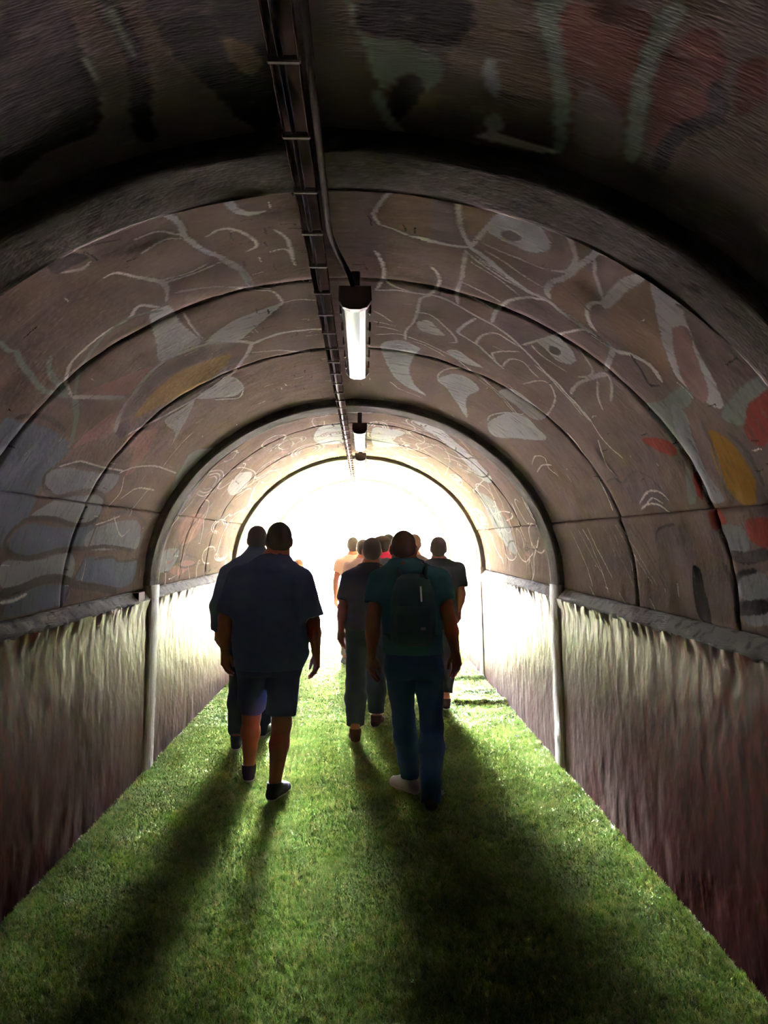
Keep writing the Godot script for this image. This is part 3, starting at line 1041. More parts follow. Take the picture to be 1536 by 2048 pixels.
func ground_cover() -> void:
	var fl := base("floor")
	tag(fl, "floor of artificial turf laid the length of the tunnel, wrinkled near the right wall", "", "", "structure")
	var st := begin()
	var rows := []
	var uvs := []
	for i in 330:
		var d := -BACK + (MOUTH + BACK + 1.2) * i / 329.0
		var row := PackedVector3Array()
		var uv := PackedVector2Array()
		for j in 49:
			var x := lerpf(CX - 1.58, CX + 1.58, j / 48.0)
			row.append(Vector3(x, ground_y(x, d), -d))
			uv.append(Vector2(x, d))
		rows.append(row)
		uvs.append(uv)
	sheet(st, rows, uvs)
	var backing := plain_mat(Color(0.15, 0.21, 0.07), 0.9)
	obj("backing", done(st), backing, fl)
	st = begin(false)
	box(st, Vector3(CX, -0.13, -(MOUTH - BACK) * 0.5), Vector3(3.3, 0.2, MOUTH + BACK), 0.005)
	obj("slab", done(st), plain_mat(Color(0.4, 0.39, 0.37), 0.9), fl)
	# the pile
	var r := RandomNumberGenerator.new()
	r.seed = 77
	var mat := StandardMaterial3D.new()
	mat.vertex_color_use_as_albedo = true
	mat.roughness = 0.65
	mat.metallic_specular = 0.22
	mat.backlight_enabled = true
	mat.backlight = Color(0.62, 0.62, 0.62)
	var tufts: Array[Mesh] = []
	for v in 2:
		st = begin()
		for b in 10:
			var a := r.randf() * TAU
			var at := Vector3(r.randf_range(-0.014, 0.014), 0, r.randf_range(-0.014, 0.014))
			var h := r.randf_range(0.014, 0.027)
			var lean := Vector3(cos(a), 0, sin(a)) * r.randf_range(0.3, 1.0) * h
			var side := Vector3(-sin(a), 0, cos(a)) * 0.0016
			var mid := at + lean * 0.35 + Vector3(0, h * 0.62, 0)
			var tip := at + lean + Vector3(0, h, 0)
			quad(st, at - side, at + side, mid + side * 0.9, mid - side * 0.9)
			st.set_uv(Vector2.ZERO); st.add_vertex(mid - side * 0.9)
			st.set_uv(Vector2.ZERO); st.add_vertex(mid + side * 0.9)
			st.set_uv(Vector2.ZERO); st.add_vertex(tip)
		tufts.append(done(st))
	var bands := [[2.2, 4.2, 6500.0, 0.85], [4.2, 7.0, 3600.0, 1.05], [7.0, MOUTH + 0.6, 1700.0, 1.5]]
	for b in bands.size():
		var band: Array = bands[b]
		var mm := MultiMesh.new()
		mm.transform_format = MultiMesh.TRANSFORM_3D
		mm.use_colors = true
		mm.mesh = tufts[b % 2]
		var n := int((band[1] - band[0]) * 3.06 * band[2])
		mm.instance_count = n
		for i in n:
			var x := CX + r.randf_range(-1.52, 1.52)
			var d := r.randf_range(band[0], band[1])
			var s: float = band[3] * r.randf_range(0.8, 1.2)
			var t := Transform3D(Basis(Vector3.UP, r.randf() * TAU).scaled(Vector3(s, r.randf_range(0.8, 1.15), s)), Vector3(x, ground_y(x, d) - 0.001, -d))
			mm.set_instance_transform(i, t)
			var k := r.randf()
			var g := 0.66 + 0.3 * noise.get_noise_2d(x * 30.0, d * 30.0) + r.randf_range(-0.12, 0.12)
			mm.set_instance_color(i, Color(lerpf(0.17, 0.42, k * k) * g, lerpf(0.28, 0.40, k) * g, lerpf(0.045, 0.11, k) * g))
		var o := MultiMeshInstance3D.new()
		o.name = numbered("turf")
		o.multimesh = mm
		o.material_override = mat
		fl.add_child(o, true)
		tag(o, "", "", "", "stuff")

# ------------------------------------------------------------------ people
# A figure is a field of tapered capsules and slices joined smoothly and meshed as surface nets.
var g := PackedFloat32Array()
var g_at := Vector3.ZERO
var g_n := Vector3i.ZERO
var g_c := 0.014

func field(lo: Vector3, hi: Vector3, cell: float) -> void:
	g_c = cell
	g_at = lo - Vector3.ONE * cell * 2.0
	var s := (hi - lo) / cell
	g_n = Vector3i(int(s.x) + 6, int(s.y) + 6, int(s.z) + 6)
	g.resize(g_n.x * g_n.y * g_n.z)
	g.fill(9.0)

# k: width of the smooth join; cut_at/cut_dir: the capsule ends flat there; kz: flattening along z
func capsule(a: Vector3, b: Vector3, ra: float, rb: float, k := 0.03, kz := 1.0, cut := false, wrinkle := 0.0) -> void:
	var pad := k + 0.012 + wrinkle
	var r := maxf(ra, rb) + pad
	var lo := Vector3(minf(a.x, b.x) - r, minf(a.y, b.y) - r, minf(a.z, b.z) - r)
	var hi := Vector3(maxf(a.x, b.x) + r, maxf(a.y, b.y) + r, maxf(a.z, b.z) + r)
	var i0 := Vector3i(((lo - g_at) / g_c).floor()).clamp(Vector3i.ZERO, g_n - Vector3i.ONE)
	var i1 := Vector3i(((hi - g_at) / g_c).ceil()).clamp(Vector3i.ZERO, g_n - Vector3i.ONE)
	var ab := b - a
	var az := ab
	az.z /= kz
	var len2 := maxf(az.length_squared(), 1e-9)
	var dir := ab.normalized()
	for iz in range(i0.z, i1.z + 1):
		var z := g_at.z + iz * g_c
		for iy in range(i0.y, i1.y + 1):
			var y := g_at.y + iy * g_c
			var at := (iz * g_n.y + iy) * g_n.x
			for ix in range(i0.x, i1.x + 1):
				var q := Vector3(g_at.x + ix * g_c - a.x, y - a.y, (z - a.z) / kz)
				var t := clampf(q.dot(az) / len2, 0.0, 1.0)
				var d := (q - az * t).length() - lerpf(ra, rb, t)
				if cut:
					var e := Vector3(g_at.x + ix * g_c, y, z)
					d = maxf(d, (e - b).dot(dir))
				if wrinkle > 0.0 and absf(d) < 0.05:
					d += wrinkle * noise.get_noise_3d((g_at.x + ix * g_c) * 130.0, y * 190.0, z * 130.0)
				var c := g[at + ix]
				var h := maxf(k - absf(c - d), 0.0) / k
				g[at + ix] = minf(c, d) - h * h * k * 0.25

func egg(c: Vector3, r: Vector3, k := 0.02) -> void:
	var pad := Vector3.ONE * (k + 0.012)
	var i0 := Vector3i(((c - r - pad - g_at) / g_c).floor()).clamp(Vector3i.ZERO, g_n - Vector3i.ONE)
	var i1 := Vector3i(((c + r + pad - g_at) / g_c).ceil()).clamp(Vector3i.ZERO, g_n - Vector3i.ONE)
	for iz in range(i0.z, i1.z + 1):
		for iy in range(i0.y, i1.y + 1):
			var at := (iz * g_n.y + iy) * g_n.x
			for ix in range(i0.x, i1.x + 1):
				var p := g_at + Vector3(ix, iy, iz) * g_c - c
				var k0 := (p / r).length()
				var k1 := (p / (r * r)).length()
				var d := k0 * (k0 - 1.0) / maxf(k1, 1e-6)
				var v := g[at + ix]
				var h := maxf(k - absf(v - d), 0.0) / k
				g[at + ix] = minf(v, d) - h * h * k * 0.25

# slices: rows of [y, middle x, middle z, half width, half depth], from low to high; flat at both ends
func slices(rows: Array, grow: float, k := 0.03, low := -9.0, high := 9.0, wrinkle := 0.0) -> void:
	var y_lo: float = maxf(rows[0][0], low)
	var y_hi: float = minf(rows[rows.size() - 1][0], high)
	for iy in g_n.y:
		var y := g_at.y + iy * g_c
		if y < y_lo - k - 0.02 or y > y_hi + k + 0.02: continue
		var j := 0
		while j < rows.size() - 2 and rows[j + 1][0] < y: j += 1
		var a: Array = rows[j]
		var b: Array = rows[j + 1]
		var t := clampf((y - a[0]) / (b[0] - a[0]), 0.0, 1.0)
		t = t * t * (3.0 - 2.0 * t) * 0.5 + t * 0.5
		var cx: float = lerpf(a[1], b[1], t)
		var cz: float = lerpf(a[2], b[2], t)
		var hw: float = lerpf(a[3], b[3], t) + grow
		var hd: float = lerpf(a[4], b[4], t) + grow
		var end := maxf(y_lo - y, y - y_hi)
		for iz in g_n.z:
			var z := (g_at.z + iz * g_c - cz)
			if absf(z) > hd + k + 0.03: continue
			var at := (iz * g_n.y + iy) * g_n.x
			for ix in g_n.x:
				var x := g_at.x + ix * g_c - cx
				if absf(x) > hw + k + 0.03: continue
				var k0 := sqrt(x * x / (hw * hw) + z * z / (hd * hd))
				var k1 := sqrt(x * x / (hw * hw * hw * hw) + z * z / (hd * hd * hd * hd))
				var d := k0 * (k0 - 1.0) / maxf(k1, 1e-5) if k0 > 0.05 else -minf(hw, hd)
				if wrinkle > 0.0 and absf(d) < 0.05:
					d += wrinkle * noise.get_noise_3d((x + cx) * 110.0, y * 170.0, z * 110.0)
				d = maxf(d, end)
				var v := g[at + ix]
				var h := maxf(k - absf(v - d), 0.0) / k
				g[at + ix] = minf(v, d) - h * h * k * 0.25

# cuts away what lies on the side n points to
func shear(p: Vector3, n: Vector3) -> void:
	n = n.normalized()
	for iz in g_n.z:
		for iy in g_n.y:
			var at := (iz * g_n.y + iy) * g_n.x
			for ix in g_n.x:
				if g[at + ix] < 0.08:
					g[at + ix] = maxf(g[at + ix], (g_at + Vector3(ix, iy, iz) * g_c - p).dot(n))

# surface nets: one vertex in each cell that the surface crosses, one quad round each crossed edge
func net() -> Array:
	var nx := g_n.x
	var nxy := g_n.x * g_n.y
	var verts := PackedVector3Array()
	var idx := PackedInt32Array()
	var id := {}
	var near := g_c * 2.2
	for iz in g_n.z - 1:
		for iy in g_n.y - 1:
			var row := iz * nxy + iy * nx
			for ix in g_n.x - 1:
				var p := row + ix
				var v0 := g[p]
				if v0 > near or v0 < -near: continue
				var v := [v0, g[p + 1], g[p + nx], g[p + nx + 1], g[p + nxy], g[p + nxy + 1], g[p + nxy + nx], g[p + nxy + nx + 1]]
				var inside := 0
				for q in v:
					if q < 0.0: inside += 1
				if inside == 0 or inside == 8: continue
				var sum := Vector3.ZERO
				var n := 0
				for e in [[0, 1], [2, 3], [4, 5], [6, 7], [0, 2], [1, 3], [4, 6], [5, 7], [0, 4], [1, 5], [2, 6], [3, 7]]:
					var a: float = v[e[0]]
					var b: float = v[e[1]]
					if (a < 0.0) != (b < 0.0):
						var t := a / (a - b)
						var pa := Vector3(e[0] & 1, (e[0] >> 1) & 1, e[0] >> 2)
						var pb := Vector3(e[1] & 1, (e[1] >> 1) & 1, e[1] >> 2)
						sum += pa.lerp(pb, t)
						n += 1
				id[p] = verts.size()
				verts.append(g_at + (Vector3(ix, iy, iz) + sum / n) * g_c)
	for p in id:
		var a0 := g[p] < 0.0
		for ax in 3:
			var step: int = [1, nx, nxy][ax]
			var u: int = [nx, nxy, 1][ax]
			var w: int = [nxy, 1, nx][ax]
			if (g[p + step] < 0.0) == a0: continue
			if not (id.has(p - u) and id.has(p - w) and id.has(p - u - w)): continue
			var q := [id[p], id[p - u], id[p - u - w], id[p - w]]
			if a0: q = [q[0], q[3], q[2], q[1]]
			idx.append_array([q[0], q[1], q[2], q[0], q[2], q[3]])
	return [verts, idx]

# one mesh of several nets; faces that look straight down (hems, soles) keep their own edge
func joined(nets: Array) -> ArrayMesh:
	var verts := PackedVector3Array()
	var normals := PackedVector3Array()
	var idx := PackedInt32Array()
	for n in nets:
		var v: PackedVector3Array = n[0]
		var t: PackedInt32Array = n[1]
		var at := verts.size()
		verts.append_array(v)
		normals.resize(verts.size())
		var under := {}
		for i in range(0, t.size(), 3):
			var k := [t[i], t[i + 1], t[i + 2]]
			var c := (v[k[2]] - v[k[0]]).cross(v[k[1]] - v[k[0]])
			var down := c.y < -0.75 * c.length()
			for q in k:
				var id: int = at + q
				if down:
					if not under.has(q):
						under[q] = verts.size()
						verts.append(v[q])
						normals.append(Vector3.ZERO)
					id = under[q]
				normals[id] += c
				idx.append(id)
	for i in normals.size():
		normals[i] = normals[i].normalized()
	var arr := []
	arr.resize(Mesh.ARRAY_MAX)
	arr[Mesh.ARRAY_VERTEX] = verts
	arr[Mesh.ARRAY_NORMAL] = normals
	arr[Mesh.ARRAY_INDEX] = idx
	var m := ArrayMesh.new()
	m.add_surface_from_arrays(Mesh.PRIMITIVE_TRIANGLES, arr)
	return m

func moved(n: Array, t: Transform3D) -> Array:
	var v: PackedVector3Array = n[0]
	var out := PackedVector3Array()
	for p in v: out.append(t * p)
	var idx: PackedInt32Array = n[1].duplicate()
	if t.basis.determinant() < 0.0:
		idx.reverse()
	return [out, idx]

# a relaxed right hand: wrist at the origin, fingers down, palm towards +z, thumb towards -x
var hand_net := []
func make_hand() -> void:
	field(Vector3(-0.075, -0.20, -0.03), Vector3(0.05, 0.02, 0.09), 0.0036)
	capsule(Vector3(0, 0.02, 0), Vector3(0, -0.03, 0), 0.025, 0.027, 0.012, 0.72)
	var knuckles := [Vector3(-0.030, -0.088, 0.0), Vector3(-0.010, -0.094, -0.003), Vector3(0.010, -0.090, -0.002), Vector3(0.028, -0.080, 0.002)]
	var lens := [[0.040, 0.025, 0.020], [0.045, 0.029, 0.021], [0.041, 0.026, 0.020], [0.032, 0.020, 0.018]]
	for f in 4:
		var p: Vector3 = knuckles[f]
		capsule(Vector3(p.x * 0.55, -0.015, 0), p, 0.015, 0.0125, 0.014, 0.9)
		var ang := 0.35 + 0.10 * f
		var r := 0.0098 if f < 3 else 0.0086
		for s in 3:
			var q: Vector3 = p + Vector3(knuckles[f].x * 0.12, -cos(ang), sin(ang)) * lens[f][s]
			capsule(p, q, r, r * 0.90, 0.005)
			p = q
			r *= 0.90
			ang += 0.42
	capsule(Vector3(-0.014, -0.022, 0.006), Vector3(-0.040, -0.056, 0.016), 0.017, 0.0135, 0.012)
	capsule(Vector3(-0.040, -0.056, 0.016), Vector3(-0.050, -0.086, 0.024), 0.0125, 0.0105, 0.006)
	capsule(Vector3(-0.050, -0.086, 0.024), Vector3(-0.050, -0.108, 0.032), 0.0105, 0.0085, 0.004)
	hand_net = net()

func cloth(c: Color) -> StandardMaterial3D:
	var key := "cloth" + c.to_html()
	if not mats.has(key):
		var m := plain_mat(c, 0.92, 0.0, 0.3)
		m.rim_enabled = true
		m.rim = 0.35
		m.rim_tint = 0.6
		mats[key] = m
	return mats[key]

var mats := {}
func skin(c: Color) -> StandardMaterial3D:
	var key := "skin" + c.to_html()
	if not mats.has(key):
		var m := plain_mat(c, 0.55, 0.0, 0.28)
		m.subsurf_scatter_enabled = true
		m.subsurf_scatter_strength = 0.15
		mats[key] = m
	return mats[key]

func head_field(c: Vector3, s: float, cell: float, neck_to: Vector3, neck_r: float) -> void:
	field(c + Vector3(-0.11, -0.24, -0.14) * s, c + Vector3(0.11, 0.14, 0.14) * s, cell)
	egg(c + Vector3(0, 0.030, 0.014) * s, Vector3(0.077, 0.088, 0.096) * s, 0.02)
	egg(c + Vector3(0, -0.035, -0.024) * s, Vector3(0.062, 0.082, 0.072) * s, 0.04 * s)
	capsule(c + Vector3(-0.018, -0.098, -0.075) * s, c + Vector3(0.018, -0.098, -0.075) * s, 0.017 * s, 0.017 * s, 0.03)
	capsule(c + Vector3(0, 0.012, -0.092) * s, c + Vector3(0, -0.030, -0.112) * s, 0.008 * s, 0.014 * s, 0.015)
	capsule(c + Vector3(-0.04, 0.022, -0.078) * s, c + Vector3(0.04, 0.022, -0.078) * s, 0.012 * s, 0.012 * s, 0.02)
	for e in [-1.0, 1.0]:
		egg(c + Vector3(e * 0.080, -0.006, 0.014) * s, Vector3(0.012, 0.032, 0.020) * s, 0.01)
	capsule(c + Vector3(0, -0.03, 0.02) * s, neck_to, neck_r, neck_r * 1.08, 0.035)

# p: everything about one figure in metres, feet on y = 0, walking towards -z
func figure(p: Dictionary) -> Node3D:
	var at := Vector3(p.x, 0.006, -p.d)
	var o := base("person", at)
	tag(o, p.label, "person", p.get("group", "people walking to the tunnel mouth"))
	var fine: float = p.get("cell", 0.015)
	var sk := skin(p.get("skin", Color(0.62, 0.42, 0.34)))
	var hc: Vector3 = p.head
	var hs: float = p.get("head_size", 1.0)
	var torso: Array = p.torso
	var top: Dictionary = p.top
	var legs: Dictionary = p.legs
	var J: Array = p.arms           # [shoulder, elbow, wrist] left, right
	var K: Array = p.feet           # [hip, knee, ankle, toe angle] left, right
	var neck_base := Vector3(torso[torso.size() - 1][1], torso[torso.size() - 1][0] - 0.03, torso[torso.size() - 1][2])
	var fat: float = p.get("arm", 1.0)
	var lf: float = p.get("leg", 1.0)
	var nr: float = p.get("neck", 0.056)
	var lo := Vector3(9, 0, 9)
	var hi := Vector3(-9, hc.y + 0.15, -9)
	for q in J + K:
		for k in 3:
			lo = lo.min(q[k])
			hi = hi.max(q[k])
	lo -= Vector3(0.1, 0.0, 0.18)
	hi += Vector3(0.1, 0.0, 0.16)
	lo.y = -0.01
	# the body, one surface, with its head and hands
	field(lo, hi, fine * 1.1)
	slices(torso, -0.012, 0.05, minf(K[0][0].y, K[1][0].y) - 0.04)
	capsule(neck_base - Vector3(0, 0.03, 0), hc + Vector3(0, -0.05, 0.01), nr * 1.15, nr, 0.06)
	for q in J:
		capsule(q[0], q[1], 0.050 * fat, 0.042 * fat, 0.03)
		capsule(q[1], q[1].lerp(q[2], 0.35), 0.042 * fat, 0.043 * fat, 0.02)
		capsule(q[1].lerp(q[2], 0.35), q[2], 0.043 * fat, 0.028, 0.02)
	for q in K:
		capsule(q[0], q[1], 0.088 * lf, 0.058 * lf, 0.04)
		var calf: Vector3 = q[1].lerp(q[2], 0.32) + Vector3(0, 0, 0.012)
		capsule(q[1], calf, 0.054 * lf, 0.058 * lf, 0.03)
		capsule(calf, q[2], 0.058 * lf, 0.036, 0.03)
		var f := Vector3(-sin(q[3]), 0, -cos(q[3]))
		capsule(q[2], q[2] + f * 0.11 + Vector3(0, -0.045, 0), 0.036, 0.028, 0.03)
	var nets := [net()]
	head_field(hc, hs, 0.0055 if fine < 0.016 else 0.008, neck_base, nr)
	nets.append(net())
	for i in 2:
		var dir: Vector3 = (J[i][2] - J[i][1]).normalized()
		var turn := Basis(Quaternion(Vector3.DOWN, (dir * 2.0 + Vector3.DOWN).normalized()))
		turn = turn * Basis(Vector3.UP, p.get("palm", 0.8) * (-1.0 if i == 1 else 1.0))
		if i == 0: turn = turn * Basis.from_scale(Vector3(-1, 1, 1))
		nets.append(moved(hand_net, Transform3D(turn * p.get("hand", 1.0), J[i][2] - dir * 0.012)))
	var body := obj("body", joined(nets), sk, o)
	if p.get("face", true):
		for e in [-1.0, 1.0]:
			var s := SphereMesh.new()
			s.radius = 0.0125
			s.height = 0.025
			s.radial_segments = 16
			s.rings = 8
			var eye := obj("eye", s, plain_mat(Color(0.85, 0.84, 0.82), 0.2), o)
			eye.position = hc + Vector3(e * 0.031, -0.002, -0.088) * hs
	# upper clothing
	field(lo, hi, fine)
	var wr := 0.006
	slices(torso, top.get("loose", 0.004), 0.05, top.hem, 9.0, wr)
	for q in J:
		var end: float = top.sleeve          # 0..1 upper arm, 1..2 forearm
		var sl: float = top.get("sleeve_loose", 0.012)
		var r0 := 0.052 * fat + sl
		if end <= 1.0:
			capsule(q[0], q[0].lerp(q[1], end), r0, 0.048 * fat + sl * 1.2, 0.05, 1.0, true, wr)
		else:
			capsule(q[0], q[1], r0, 0.045 * fat + sl, 0.05, 1.0, false, wr)
			capsule(q[1], q[1].lerp(q[2], end - 1.0), 0.046 * fat + sl, 0.038 * fat + sl, 0.03, 1.0, true, wr)
	var collar: float = top.get("collar", 0.0)
	if collar > 0.0:
		capsule(neck_base - Vector3(0, 0.04, 0), neck_base + Vector3(0, collar, 0.0).lerp(hc - neck_base, 0.15), nr * 1.5, nr * 1.22, 0.03, 1.0, true)
	else:
		shear(neck_base + Vector3(0, 0.012, 0), Vector3(0, 1, -0.25))
	obj(top.name, joined([net()]), cloth(top.colour), o)
	# trousers or shorts
	field(lo, Vector3(hi.x, top.hem + 0.16, hi.z), fine)
	var ll: float = legs.get("loose", 0.012)
	var hip: Array = []
	for row in torso:
		if row[0] < top.hem + 0.12: hip.append([row[0], row[1], row[2], row[3] - 0.012, row[4] - 0.010])
	hip.append([top.hem + 0.12, hip[hip.size() - 1][1], hip[hip.size() - 1][2], hip[hip.size() - 1][3], hip[hip.size() - 1][4]])
	slices(hip, 0.004, 0.06, minf(K[0][0].y, K[1][0].y) - 0.05)
	for q in K:
		var end: float = legs.end if q == K[0] else legs.get("end_right", legs.end)
		if end <= 1.0:
			capsule(q[0], q[0].lerp(q[1], end), 0.094 * lf + ll * 0.5, 0.066 * lf + ll, 0.035, 1.0, true, wr)
		else:
			capsule(q[0], q[1], 0.092 * lf + ll * 0.4, 0.060 * lf + ll, 0.035, 1.0, false, wr)
			var calf: Vector3 = q[1].lerp(q[2], 0.32) + Vector3(0, 0, 0.010)
			capsule(q[1], calf, 0.060 * lf + ll, 0.066 * lf + ll, 0.03, 1.0, false, wr)
			capsule(calf, q[1].lerp(q[2], end - 1.0), 0.066 * lf + ll, 0.048 + ll, 0.03, 1.0, true, wr * 1.6)
	obj(legs.name, joined([net()]), cloth(legs.colour), o)
	# shoes
	for q in K:
		var f := Vector3(-sin(q[3]), 0, -cos(q[3]))
		var an: Vector3 = q[2]
		var lift: float = an.y - 0.085
		var heel := Vector3(an.x, 0.040 + lift, an.z) - f * 0.045
		var toe := Vector3(an.x, 0.034, an.z) + f * 0.165
		var side := Vector3(f.z, 0, -f.x)
		var alo := heel.min(toe) - Vector3(0.08, 0.05, 0.08)
		var ahi := heel.max(toe) + Vector3(0.08, 0.10, 0.08)
		var sc := 0.006 if fine < 0.016 else 0.010
		field(alo, ahi, sc)
		capsule(heel, an + Vector3(0, 0.012 + p.get("boot", 0.0), 0), 0.034, 0.041, 0.03)
		capsule(heel, heel.lerp(toe, 0.65), 0.038, 0.040, 0.02)
		capsule(an, toe, 0.040, 0.034, 0.04)
		capsule(heel.lerp(toe, 0.62) + side * 0.012, toe + side * 0.002, 0.037, 0.034, 0.02)
		shear(Vector3(0, an.y + 0.022 + p.get("boot", 0.0), 0), Vector3(0, 1, 0))
		shear(Vector3(heel.x, heel.y - 0.026, heel.z), Vector3.DOWN if lift < 0.03 else Vector3(0, -1, 0) + f * -lift * 3.0)
		var shoe := obj("shoe", joined([net()]), plain_mat(p.shoes if q == K[0] else p.get("shaded_right_shoe", p.shoes), 0.8, 0.0, 0.15), o)
		field(alo, ahi, sc)
		capsule(heel, heel.lerp(toe, 0.65), 0.043, 0.044, 0.02)
		capsule(heel.lerp(toe, 0.62) + side * 0.012, toe + side * 0.002, 0.041, 0.038, 0.02)
		var dn := Vector3.UP if lift < 0.03 else (Vector3.UP + f * lift * 3.0)
		shear(Vector3(heel.x, heel.y - 0.018, heel.z), dn)
		shear(Vector3(heel.x, heel.y - 0.038, heel.z), -dn)
		obj("sole", joined([net()]), plain_mat(p.get("sole", Color(0.7, 0.68, 0.65)) if q == K[0] or not p.has("shaded_right_shoe") else p.shaded_right_shoe, 0.7), shoe)
	# hair or cap
	var hair: Dictionary = p.get("hair", {})
	if hair:
		field(hc + Vector3(-0.13, -0.14, -0.16) * hs, hc + Vector3(0.13, 0.17, 0.15) * hs, 0.0055 if fine < 0.016 else 0.008)
		var t: float = hair.get("thick", 0.008)
		egg(hc + Vector3(0, 0.032, 0.016) * hs, (Vector3(0.077, 0.088, 0.096) + Vector3.ONE * t) * hs, 0.01)
		egg(hc + Vector3(0, -0.030, 0.036) * hs, (Vector3(0.060, 0.062, 0.062) + Vector3.ONE * t) * hs, 0.04)
		shear(hc + Vector3(0, hair.get("nape", -0.075), 0.06) * hs, Vector3(0, -1, -0.35))
		shear(hc + Vector3(0, 0.045, -0.06) * hs, Vector3(0, -0.72, -0.7))
		obj("hair", joined([net()]), plain_mat(hair.colour, 0.75), o)
	return o

const NAVY := Color(0.25, 0.30, 0.43)
const CHARCOAL := Color(0.22, 0.22, 0.25)

# a plain walking figure of height h; the stride puts one foot forward (+1 the left, -1 the right)
func walker(x: float, d: float, h: float, label: String, stride := 1.0, more := {}) -> Dictionary:
	var s := h / 1.75
	var wide: float = more.get("wide", 1.0)
	var torso := []
	for r in [[0.80, 0.15, 0.11], [0.92, 0.172, 0.125], [1.05, 0.163, 0.12], [1.20, 0.172, 0.125], [1.33, 0.188, 0.13], [1.42, 0.190, 0.112], [1.475, 0.145, 0.088], [1.52, 0.085, 0.066]]:
		torso.append([r[0] * s, 0.0, 0.0, r[1] * s * wide, r[2] * s * wide])
	var sh := 0.195 * s * wide
	var a := 0.10 * stride
	var p := {
		"x": x, "d": d, "label": label, "head": Vector3(0, 1.632, -0.03) * s, "head_size": 0.97, "torso": torso, "cell": 0.02,
		"arms": [[Vector3(-sh, 1.40 * s, 0), Vector3(-sh - 0.045, 1.13 * s, 0.04 + a * 0.4), Vector3(-sh - 0.05, 0.89 * s, -0.03 + a)], [Vector3(sh, 1.40 * s, 0), Vector3(sh + 0.045, 1.13 * s, 0.04 - a * 0.4), Vector3(sh + 0.05, 0.89 * s, -0.03 - a)]],
		"feet": [[Vector3(-0.09, 0.86 * s, 0), Vector3(-0.095, 0.47 * s, -0.10 * stride - 0.03), Vector3(-0.095, 0.09, -0.26 * stride), 0.12], [Vector3(0.09, 0.86 * s, 0), Vector3(0.095, 0.47 * s, 0.10 * stride - 0.03), Vector3(0.095, 0.09, 0.26 * stride), -0.12]],
		"top": {"name": "shirt", "colour": CHARCOAL, "sleeve": 0.8, "hem": 0.86 * s}, "legs": {"name": "trousers", "colour": NAVY, "end": 1.93},
		"shoes": Color(0.2, 0.2, 0.22), "hair": {"colour": Color(0.16, 0.13, 0.11)},
	}
	p.merge(more, true)
	return p

